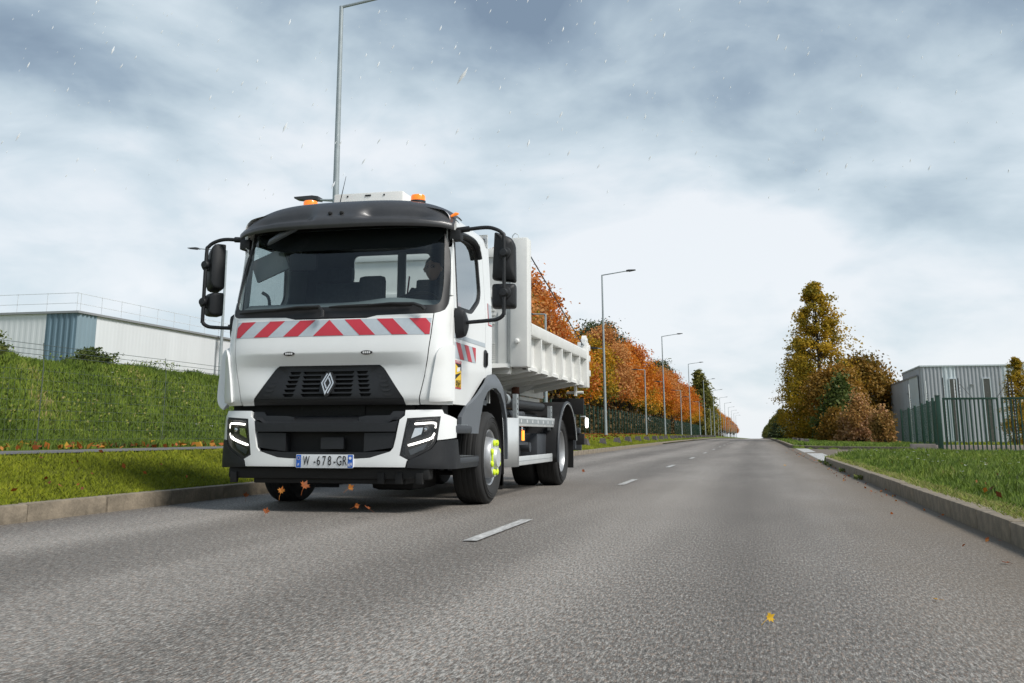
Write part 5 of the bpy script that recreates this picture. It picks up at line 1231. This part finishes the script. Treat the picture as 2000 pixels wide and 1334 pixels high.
for s in (1, -1):
    wheel('front_wheel', s, 1.46, True); wheel('rear_wheel', s, RY, False)
    # rear mudguard with a bright edge
    th = [R(a) for a in np.linspace(-18, 168, 28)]
    rr = .66; zc_ = .40
    pr = [(RY - rr * 1.06 * math.cos(t) * 1.0, zc_ + rr * math.sin(t)) for t in [R(a) for a in np.linspace(-8, 165, 28)]]
    m_ = MB(); m_.grid(lambda i, x: (s * x, pr[i][0], pr[i][1]), range(28), [.50, .8, 1.12, 1.165, 1.175]); mg = m_.build('mudguard', 'black_plastic', truck, fix=False)
    md = mg.modifiers.new('s', 'SOLIDIFY'); md.thickness = .012; md.offset = 0
    m_ = MB(); m_.tube([(s * 1.175, a, b) for a, b in pr], .017, 8); m_.build('mudguard_edge', 'grey_plastic', mg)
    m_ = MB(); m_.tube([(s * 1.183, RY + (a - RY) * .978, .40 + (b - .40) * .978) for a, b in pr[2:]], .006, 6); m_.build('mudguard_trim', 'alu', mg)
    m_ = MB(); m_.box(*sorted((s * .55, s * 1.13)), 5.93, 5.945, .20, .62); m_.build('mud_flap', 'black', truck)
m_ = MB(); m_.tube([(-1.0, RY, .43), (1.0, RY, .43)], .09, 12); m_.lathe([(0, -.2), (.14, -.16), (.20, 0), (.14, .16), (0, .2)], (0, RY, .43), 'x', 20); m_.build('rear_axle', 'black', truck)

# chassis and side guards
m_ = MB()
for s in (1, -1): m_.box(*sorted((s * .34, s * .42)), .5, 7.0, .72, .98)
for y in (2.3, 3.3, 4.3, 6.2, 6.8): m_.box(-.34, .34, y, y + .08, .76, .95)
m_.build('chassis', 'black_plastic', truck)
m_ = MB()
for s in (1, -1): m_.box(*sorted((s * .36, s * .46)), 2.4, 6.9, 1.0, 1.16)
m_.build('subframe', 'white_metal', truck)
for s in (1, -1):
    q = [(2.62, .305), (2.62, .825), (2.16, .825), (2.16, .305)]
    gp = MB(); gp.grid(lambda t, z: (s * (1.10 - .22 * (1 - t) ** 2.2), 2.14 + .50 * t, z), np.linspace(0, 1, 10), [.31, .82]); g = gp.build('guard_panel', 'alu', truck, fix=False)
    md = g.modifiers.new('s', 'SOLIDIFY'); md.thickness = .02; md.offset = 0
    m_ = MB(); m_.box(*sorted((s * 1.075, s * 1.105)), 2.645, 5.0, .735, .845, .008); r1 = m_.build('guard_rail', 'alu', truck)
    m_ = MB(); m_.box(*sorted((s * 1.105, s * 1.108)), 2.65, 4.99, .765, .818); m_.build('guard_reflector', 'galv', r1)
    m_ = MB()
    for k in range(8): m_.box(*sorted((s * 1.108, s * 1.110)), 2.75 + .30 * k, 2.775 + .30 * k, .775, .808)
    m_.build('guard_mark', 'film_white', r1)
    m_ = MB(); m_.box(*sorted((s * 1.075, s * 1.105)), 2.645, 5.0, .318, .415, .008); r2 = m_.build('guard_rail', 'alu', truck)
    m_ = MB(); m_.box(*sorted((s * 1.105, s * 1.1075)), 2.65, 4.99, .362, .367); m_.build('rail_groove', 'galv', r2)
    for y in (2.68, 4.62):
        m_ = MB(); m_.box(*sorted((s * 1.03, s * 1.073)), y, y + .10, .33, 1.08 if y < 4 else 1.0); po = m_.build('guard_post', 'galv', truck)
        m_ = MB()
        for k in range(13): m_.box(*sorted((s * 1.073, s * 1.0745)), y + .04, y + .06, .36 + .055 * k, .38 + .055 * k)
        m_.build('post_hole', 'black', po)
    for y in (2.98, 4.70):
        m_ = MB(); m_.box(*sorted((s * 1.06, s * 1.085)), y, y + .055, .58, .69, .008); m_.build('side_marker', 'amber_lit', truck)
        m_ = MB(); m_.lathe([(0, .0), (.012, .01), (.012, .04), (0, .05)], (s * 1.06, y + .02, .69), 'z', 8); m_.build('marker_bracket', 'chrome', truck)
# equipment between the axles (driver's side) and the tank on the other side
m_ = MB(); m_.tube([(.95, 2.25, .985), (.95, 4.6, .985)], .055, 14); m_.tube([(.86, 2.4, .86), (.86, 4.6, .86)], .05, 12); m_.build('pipe', 'dark_plastic', truck)
m_ = MB(); m_.box(.82, 1.06, 1.98, 2.30, .96, 1.10, .03); m_.tube([(.96, 2.28, 1.02), (.96, 2.52, 1.02)], .062, 14); m_.build('filter_housing', 'black_plastic', truck)
m_ = MB(); m_.tube([(.96, 2.5, 1.02), (.96, 2.62, 1.02)], .064, 16); m_.build('filter_cap', 'galv', truck)
m_ = MB(); m_.tube([tuple(p) for p in catmull([(.80, 2.3, .80), (.9, 2.5, .82), (.93, 2.9, .86), (.93, 3.4, .87), (.9, 3.7, .84)], 5)], .045, 10)
for k in range(9): m_.lathe([(.046, 0), (.056, .02), (.046, .04)], (.93, 2.7 + .1 * k, .865), 'y', 12)
m_.build('air_hose', 'grey_plastic', truck)
m_ = MB(); m_.box(.6, .98, 3.05, 3.55, .56, .72, .01); m_.tube([(.9, 3.1, .56), (.9, 3.1, .44)], .03, 8); m_.tube([(.9, 3.35, .56), (.9, 3.35, .44)], .03, 8); m_.box(.55, 1.0, 3.0, 3.6, .53, .56); m_.build('valve_block', 'grey_plastic', truck)
m_ = MB(); m_.lathe([(0, -.18), (.10, -.17), (.135, -.12), (.14, 0), (.135, .12), (.10, .17), (0, .18)], (.80, 3.15, .44), 'x', 22); m_.lathe([(0, -.1), (.11, -.09), (.12, 0), (.11, .09), (0, .1)], (.84, 3.40, .43), 'x', 20); m_.build('compressor', 'black_plastic', truck)
m_ = MB(); m_.tube([(.72, 3.72, .50), (1.0, 3.72, .50)], .055, 12); m_.box(.60, 1.02, 4.05, 4.62, .36, .66, .03); m_.build('battery_box', 'grey_plastic', truck)
m_ = MB(); m_.box(-1.0, -.5, 2.7, 4.5, .42, .92, .06); m_.build('fuel_tank', 'black_plastic', truck)
m_ = MB(); m_.box(-.5, .6, 2.2, 4.5, .40, .75, .04); m_.build('gearbox', 'black', truck)
m_ = MB(); m_.tube([tuple(p) for p in catmull([(.80, 1.95, 1.05), (.84, 1.95, 1.25), (.80, 1.98, 1.36), (.6, 2.0, 1.40)], 5)], .085, 14); m_.build('intake_snorkel', 'dark_plastic', truck)

# tipper body
WM = 'white_metal'
body = MB(); body.box(-1.10, 1.10, 2.85, 6.98, 1.385, 1.42); body.build('body_floor', WM, truck)
for s in (1, -1):
    m_ = MB(); m_.box(*sorted((s * 1.085, s * 1.105)), 2.9, 6.98, 1.40, 1.80); m_.build('side_panel', WM, truck)
    m_ = MB(); m_.prism([(s * 1.08, 1.745), (s * 1.185, 1.745), (s * 1.19, 1.76), (s * 1.19, 1.865), (s * 1.13, 1.905), (s * 1.08, 1.905)], 'y', 2.96, 7.0); m_.build('top_rail', WM, truck)
    m_ = MB(); m_.prism([(s * 1.08, 1.36), (s * 1.14, 1.36), (s * 1.14, 1.40), (s * 1.08, 1.43)], 'y', 2.96, 7.0); m_.build('bottom_rail', WM, truck)
    for y in (3.52, 4.175, 4.87, 5.56, 6.27):
        m_ = MB(); m_.prism([(s * 1.106, 1.742), (s * 1.185, 1.742), (s * 1.185, 1.40), (s * 1.165, 1.34), (s * 1.106, 1.34)], 'y', y - .03, y + .03); m_.build('side_rib', WM, truck)
    m_ = MB(); m_.box(*sorted((s * .985, s * 1.185)), 2.74, 2.96, 1.375, 2.83, .018); po = m_.build('headboard_post', WM, truck)
    m_ = MB(); m_.lathe([(.028, 0), (.028, -.03), (.018, -.04), (0, -.042)], (s * 1.07, 2.738, 1.66), 'y', 10); m_.build('post_bolt', WM, po)
    m_ = MB(); m_.tube([(s * 1.06, 2.85, 2.82), (s * 1.06, 2.85, 2.88), (s * 1.02, 2.85, 2.90), (s * .99, 2.85, 2.87), (s * .99, 2.85, 2.82)], .006, 6); m_.build('lifting_eye', 'galv', po)
    m_ = MB(); m_.box(*sorted((s * 1.05, s * 1.195)), 6.86, 7.06, 1.33, 2.0, .01); rp_ = m_.build('rear_post', WM, truck)
    m_ = MB(); m_.lathe([(0, -.03), (.085, -.03), (.085, .03), (0, .03)], (s * 1.14, 6.96, 2.02), 'x', 20); m_.lathe([(0, -.05), (.03, -.05), (.03, .05), (0, .05)], (s * 1.14, 6.96, 2.03), 'x', 12); m_.build('hinge', WM, rp_)
    for zz in (1.5, 1.72, 1.88):
        m_ = MB(); m_.box(*sorted((s * 1.12, s * 1.21)), 7.04, 7.10, zz, zz + .09, .01); m_.build('latch', WM, rp_)
    m_ = MB(); m_.tube([(s * 1.15, 2.96, 2.69), (s * 1.14, 6.70, 1.975), (s * 1.14, 6.90, 1.95)], .008, 6); m_.build('stay_cable', 'dark_plastic', truck)
    m_ = MB(); m_.lathe([(.012, -.06), (.022, -.04), (.022, .04), (.012, .06)], (s * 1.14, 6.80, 1.955), 'y', 8); m_.build('cable_shackle', 'galv', truck)
    m_ = MB(); m_.tube([(s * .9, 6.75, 1.25), (s * 1.15, 6.75, 1.25)], .02, 8); m_.box(*sorted((s * 1.02, s * 1.05)), 6.70, 6.80, 1.2, 1.36); m_.build('tailgate_lever', WM, truck)
for y in (3.0, 3.52, 4.175, 4.87, 5.56, 6.27):
    m_ = MB(); m_.prism([(-1.16, 1.34), (-1.10, 1.385), (1.10, 1.385), (1.16, 1.34), (.5, 1.22), (-.5, 1.22)], 'y', y - .04, y + .04); m_.build('cross_member', WM, truck)
for s in (1, -1):
    m_ = MB(); m_.prism([(s * .45, 1.17), (s * .52, 1.17), (s * .52, 1.385), (s * .45, 1.385)], 'y', 2.85, 6.9); m_.build('long_member', WM, truck)
m_ = MB(); m_.add([(.45, 2.0, 1.30), (1.0, 2.5, 1.36), (.9, 5.2, 1.37), (.45, 5.2, 1.12), (.45, 2.0, .98), (.5, 4.2, 1.0)], [(0, 1, 2, 3), (0, 3, 5, 4)]); m_.build('splash_plate', WM, truck, smooth=False)
m_ = MB(); m_.box(-.30, .52, 4.55, 5.1, 1.0, 1.14, .02); m_.tube([(.62, 4.6, .95), (.62, 4.6, 1.24)], .05, 10); m_.build('tipping_ram', 'rust', truck)
m_ = MB(); m_.box(-.98, .98, 2.80, 2.86, 1.36, 2.70); m_.box(-.985, .985, 2.76, 2.84, 1.30, 1.42, .01); m_.box(-.98, .98, 2.77, 2.86, 2.16, 2.24, .01)
for k in range(9): m_.box(-.97, .80, 2.785, 2.80, 1.445 + .024 * k, 1.457 + .024 * k)
for k in range(5): m_.box(-.97, .80, 2.785, 2.80, 1.86 + .05 * k, 1.872 + .05 * k)
m_.box(-.985, .985, 2.765, 2.86, 2.62, 2.72, .01)
for x in (-.9, .84): m_.box(x, x + .1, 2.775, 2.80, 1.42, 2.0, .004)
m_.build('headboard', WM, truck)
m_ = MB(); m_.box(-1.06, 1.06, 6.98, 7.03, 1.38, 1.95, .01)
for x in (-.7, -.35, 0, .35, .7): m_.box(x - .03, x + .03, 7.03, 7.08, 1.40, 1.9)
m_.build('tailgate', WM, truck)
# tail end seen past the rear wheel
m_ = MB(); m_.box(.70, 1.17, 6.62, 6.68, .93, 1.16, .01); m_.build('tail_panel', 'black', truck)
m_ = MB(); m_.box(.72, 1.17, 6.62, 6.70, .50, .66, .01); m_.build('tail_panel', 'black', truck)
m_ = MB(); m_.box(.2, 1.12, 6.55, 6.65, .66, .74, .01); m_.box(1.0, 1.06, 6.5, 6.6, .45, .9); m_.box(-1.1, 1.1, 6.78, 6.86, .42, .54, .01); m_.build('rear_underrun', 'grey_plastic', truck)
m_ = MB(); m_.tube([(1.12, 6.64, .90), (1.19, 6.64, .90), (1.205, 6.64, .86)], .012, 6); m_.build('work_lamp_bracket', 'galv', truck)
m_ = MB(); m_.tube([(1.215, 6.62, .74), (1.215, 6.62, .77), (1.215, 6.62, .86), (1.215, 6.62, .88)], [.014, .024, .024, .014], 12); m_.build('work_lamp', 'led', truck)

# cab interior
def dash(u, t):
    P = [(.10, 1.66), (.22, 1.76), (.36, 1.825), (.46, 1.825), (.56, 1.76), (.60, 1.45), (.55, 1.0)]
    y, z = P[t]; bulge = .035 * math.exp(-((u - .45) / .25) ** 2) * (t in (2, 3, 4))
    return (u, y + .03 * (u / .95) ** 2, z + bulge)
m_ = MB(); m_.grid(dash, np.linspace(-.96, .96, 30), range(7)); m_.build('dashboard', 'interior_light', truck, fix=False, ang=80)
m_ = MB(); m_.tube([(.10, .50, 1.74), (.10, .49, 1.80), (.105, .48, 1.86)], [.045, .03, .04], 8); m_.box(.03, .18, .46, .52, 1.77, 1.79, .005); m_.build('dash_camera', 'black', truck)
sw = MB(); Mx = Matrix.Translation((.54, .72, 1.83)) @ Matrix.Rotation(R(38), 4, 'X')
ringp = [tuple(Mx @ Vector((.225 * math.cos(t), .225 * math.sin(t), 0))) for t in np.linspace(0, 2 * math.pi, 37)]
sw.tube(ringp, .016, 8, caps=False)
for t in (R(200), R(340), R(270)): sw.tube([tuple(Mx @ Vector((.22 * math.cos(t), .22 * math.sin(t), 0))), tuple(Mx @ Vector((0, 0, -.03)))], [.014, .03], 8)
sw.tube([tuple(Mx @ Vector((0, 0, -.03))), tuple(Mx @ Vector((0, -.02, -.35)))], .04, 8)
sw.build('steering_wheel', 'black_plastic', truck)
for x in (-.55, .55):
    st_ = MB(); st_.box(x - .26, x + .26, .95, 1.45, 1.25, 1.42, .06); so = st_.build('seat', 'seat_cloth', truck)
    b_ = MB(); b_.prism([(1.42, 1.36), (1.54, 1.36), (1.60, 2.14), (1.56, 2.2), (1.50, 2.18), (1.44, 1.8)], 'x', x - .25, x + .25); b_.build('backrest', 'seat_cloth', so)
    b_ = MB(); b_.box(x - .14, x + .14, 1.52, 1.62, 2.20, 2.36, .05); b_.build('headrest', 'seat_cloth', so)
b_ = MB(); b_.box(-.30, -.02, 1.40, 1.52, 1.30, 2.24, .06); b_.box(-.25, .18, 1.0, 1.5, 1.25, 1.40, .05); b_.build('middle_seat', 'seat_cloth', truck)
m_ = MB(); m_.tube([on(-.42, 2.42, -.09), on(-.42, 2.27, -.10)], .03, 8); m_.build('mirror_stem', 'black', truck)
m_ = MB(); xx = on(-.42, 2.2, -.11); m_.box(xx[0] - .135, xx[0] + .135, xx[1] - .02, xx[1] + .03, 2.125, 2.29, .04); m_.build('interior_mirror', 'black', truck)
m_ = MB(); m_.box(-.97, -.62, .42, .46, 2.10, 2.32, .05, Matrix.Translation((-.8, .44, 2.2)) @ Matrix.Rotation(R(-22), 4, 'Y') @ Matrix.Translation((.8, -.44, -2.2))); m_.build('sun_flap', 'interior_light', truck)
m_ = MB(); m_.tube([tuple(p) for p in catmull([(-.96, .62, 1.98), (-.90, .62, 1.94), (-.88, .62, 1.86), (-.88, .62, 1.72)], 4)], .016, 8); m_.build('grab_handle', 'interior', truck)
m_ = MB(); m_.box(.06, .15, 1.57, 1.62, 1.80, 2.5, .02); m_.build('window_mullion', 'interior_light', truck)
m_ = MB(); m_.tube([(.24, 1.45, 2.22), (.22, 1.42, 1.95)], .025, 6, flat=.2); m_.build('seat_belt', 'red_film', truck)

# driver
drv = tag(empty('person', (TX + .56, TY + 1.22, 1.55)), 'driver in a dark jacket with red on the sleeve behind the steering wheel', 'person')
sk = bpy.data.meshes.new('body')
J = [(0, 0, .05), (0, .04, .25), (0, .05, .45), (0, .03, .54), (0, .0, .60), (.19, .02, .47), (.27, -.10, .22), (.19, -.36, .26), (.16, -.43, .28), (-.19, .02, .47), (-.27, -.10, .22), (-.19, -.36, .26), (-.16, -.43, .28), (.12, -.25, .05), (-.12, -.25, .05), (.12, -.45, -.02), (-.12, -.45, -.02)]
E_ = [(0, 1), (1, 2), (2, 3), (3, 4), (2, 5), (5, 6), (6, 7), (7, 8), (2, 9), (9, 10), (10, 11), (11, 12), (0, 13), (13, 15), (0, 14), (14, 16)]
RD = [.16, .17, .15, .06, .055, .075, .055, .04, .035, .075, .055, .04, .035, .09, .09, .07, .07]
for s, w0 in ((1, 8), (-1, 12)):
    b_ = J[w0]
    for k in range(5):
        a = len(J)
        if k == 0: J += [(b_[0] - s * .03, b_[1] - .03, b_[2] + .03), (b_[0] - s * .045, b_[1] - .05, b_[2] + .04)]
        else: J += [(b_[0] + s * (.03 - .016 * k), b_[1] - .075 - .004 * (k % 3), b_[2] + .01), (b_[0] + s * (.03 - .016 * k), b_[1] - .095, b_[2] - .03)]
        E_ += [(w0, a), (a, a + 1)]; RD += [.011, .009]
sk.from_pydata(J, E_, [])
bo = bpy.data.objects.new('body', sk); col.objects.link(bo); bo.parent = drv
md = bo.modifiers.new('skin', 'SKIN'); md.use_smooth_shade = True
for i, q in enumerate(sk.skin_vertices[0].data): q.radius = (RD[i], RD[i] * (.75 if i < 3 else 1)); q.use_root = i == 0
bo.modifiers.new('sub', 'SUBSURF').levels = 2; bo.modifiers['sub'].render_levels = 2
sk.materials.append(mat('jacket', (.02, .024, .032), .85, var=.2, vscale=20))
h = MB()
def head(t, p):
    th, ph = math.pi * t, 2 * math.pi * p; x, y, z = .078 * math.sin(th) * math.cos(ph), .098 * math.sin(th) * math.sin(ph), .122 * math.cos(th)
    if z < 0: x *= 1 - .25 * (-z / .122); y *= 1 - .08 * (-z / .122)
    f_ = -y / .098
    if f_ > 0:
        y -= .022 * math.exp(-((z + .02) / .025) ** 2 - (x / .014) ** 2) * f_            # nose
        y += .010 * f_ * (math.exp(-((z - .012) / .016) ** 2 - ((abs(x) - .032) / .016) ** 2))  # eye sockets
        y -= .006 * math.exp(-((z + .065) / .010) ** 2 - (x / .026) ** 2) * f_          # mouth
    return (x, y, z + .70)
h.grid(head, np.linspace(0.001, .999, 30), np.linspace(0, 1, 41))
for s in (1, -1): h.tube([(s * .078, .0, .72), (s * .088, .01, .70), (s * .080, .005, .67)], [.012, .018, .008], 8, flat=.6)
ho = h.build('head', mat('skin', (.42, .24, .17), .55), drv, ang=80)
hh = MB(); hh.grid(lambda t, p: (lambda q: (q[0] * 1.06, q[1] * 1.05 + .006, .70 + (q[2] - .70) * 1.05))(head(t, p)), np.linspace(0.001, .36, 10), np.linspace(0, 1, 41)); hh.build('hair', mat('hair', (.05, .04, .035), .8), drv, ang=80)
for s in (1, -1):
    h = MB(); h.lathe([(0, -.012), (.005, -.008), (.007, 0)], (s * .031, -.082, .712), 'y', 10); h.build('eye', 'ink', drv)
h = MB()
for s in (1, -1): h.tube([(s * .031 + .022 * math.cos(t), -.100, .710 + .016 * math.sin(t)) for t in np.linspace(0, 6.283, 13)], .002, 5, caps=False)
h.build('glasses', 'ink', drv)
h = MB(); h.box(.15, .30, -.12, .02, .24, .36, .04); h.build('sleeve_band', 'red_film', drv)
bpy.context.view_layer.update()
# ------------------------------------------------------------------ single leaves in the air and on the road
def maple_leaf():
    lob = [(0, -.9), (.12, -.45), (.55, -.55), (.42, -.25), (.95, .0), (.60, .12), (.70, .45), (.32, .32), (.0, 1.0)]
    P = lob + [(-a, b) for a, b in lob[::-1][1:-1]]; q = MB(); s = .034
    V_ = [(0, -.1 * s, .0)] + [(a * s, b * s, .35 * s * (abs(a)) ** 1.5 + .15 * s * b * b) for a, b in P]; n_ = len(P)
    q.add(V_, [(0, 1 + i, 1 + (i + 1) % n_) for i in range(n_)]); q.tube([(0, -.85 * s, .1 * s), (.05 * s, -1.5 * s, .25 * s), (.2 * s, -2.1 * s, .2 * s)], .0012, 4); me = q.mesh('maple_leaf', smooth=False)
    at = me.attributes.new('tint', 'FLOAT', 'FACE'); at.data.foreach_set('value', np.clip(rng.normal(.4, .08, len(me.polygons)), 0, 1).astype('f4')); return me
LM = maple_leaf(); LM.materials.append(MATS['fallen_leaf'])
LV = [((-3.886, 7.9, .043), (1.2, .3, .4), 1.0, 'curled red leaf in the air low in front of the left front wheel'), ((-3.95, 8.3, .182), (1.3, .2, .1), 1.15, 'reddish leaf blown up in front of the left front tyre'), ((-3.741, 8.3, .227), (1.0, .5, .5), 1.5, 'largest orange leaf in the air at the right side of the left front tyre'),
      ((-3.286, 8.2, .22), (1.4, 1.0, .2), 1.0, 'orange leaf in the air under the number plate'), ((-3.148, 8.0, .088), (1.5, 1.2, .3), .8, 'small orange leaf just above the road under the bumper'), ((-3.041, 7.95, .077), (.5, .2, 1.2), 1.1, 'orange leaf with a long stem skimming the road under the bumper'),
      ((.015, 3.89, .025), (1.35, 1.05, .2), .62, 'single yellow leaf standing on the road in the foreground'), ((.66, 4.567, .008), (.1, .1, 1), .5, 'red-brown leaf lying on the road right of the yellow one'), ((1.206, 5.912, .008), (.05, .1, .3), .8, 'brown leaf lying beside the right kerb in the foreground'), ((.544, 22.8, .01), (.3, 0, .3), 1.1, 'orange leaf on the road before the white give way blocks'),
      ((-2.62, 16, .10), (1.2, .5, .3), 1.0, 'brown leaf in the air behind the truck rear wheel'), ((-4.898, 9.5, .066), (.9, .2, .6), 1.1, 'red leaf blown up against the left kerb')]
LY = LM.copy(); LY.attributes['tint'].data.foreach_set('value', np.full(len(LY.polygons), .99, 'f4')); LY.materials.clear(); LY.materials.append(leaf_mat('yellow_leaf', [(0, (.62, .34, .02)), (1, (.70, .42, .03))], .2, .1))
for (p, r, s, lb) in LV:
    o = link('maple_leaf', LY if 'yellow leaf' in lb else LM, None, None, p, r); o.scale = (s,) * 3; tag(o, lb, 'leaf', 'leaves blown about the road')
# ------------------------------------------------------------------ snowflakes drifting high up
mat('snow', (.85, .87, .9), .6)
q = MB(); octa = [(.6, 0, 3.4), (1, 0, 0), (0, 1, 0), (-1, 0, 0), (0, -1, 0), (-.6, 0, -3.4)]
of = [(0, 1, 2), (0, 2, 3), (0, 3, 4), (0, 4, 1), (5, 2, 1), (5, 3, 2), (5, 4, 3), (5, 1, 4)]
for k in range(1500):
    d = rng.uniform(9, 34); az = -YAW + rng.uniform(-.75, .75); elv = rng.uniform(.22, .75); Z = CH + d * elv
    if Z < 2.8: continue
    X_, Y_ = math.sin(az) * d, math.cos(az) * d; s = rng.uniform(.004, .012) * (1 + 1.2 * (rng.uniform() < .05)); tl_ = rng.uniform(.1, .5)
    q.add([(X_ + a * s + tl_ * c * s, Y_ + b * s, Z + c * s) for a, b, c in octa], of)
tag(q.build('falling_snow', 'snow', fix=False), 'sparse white snowflakes drifting high in the air', 'snow', kind='stuff')
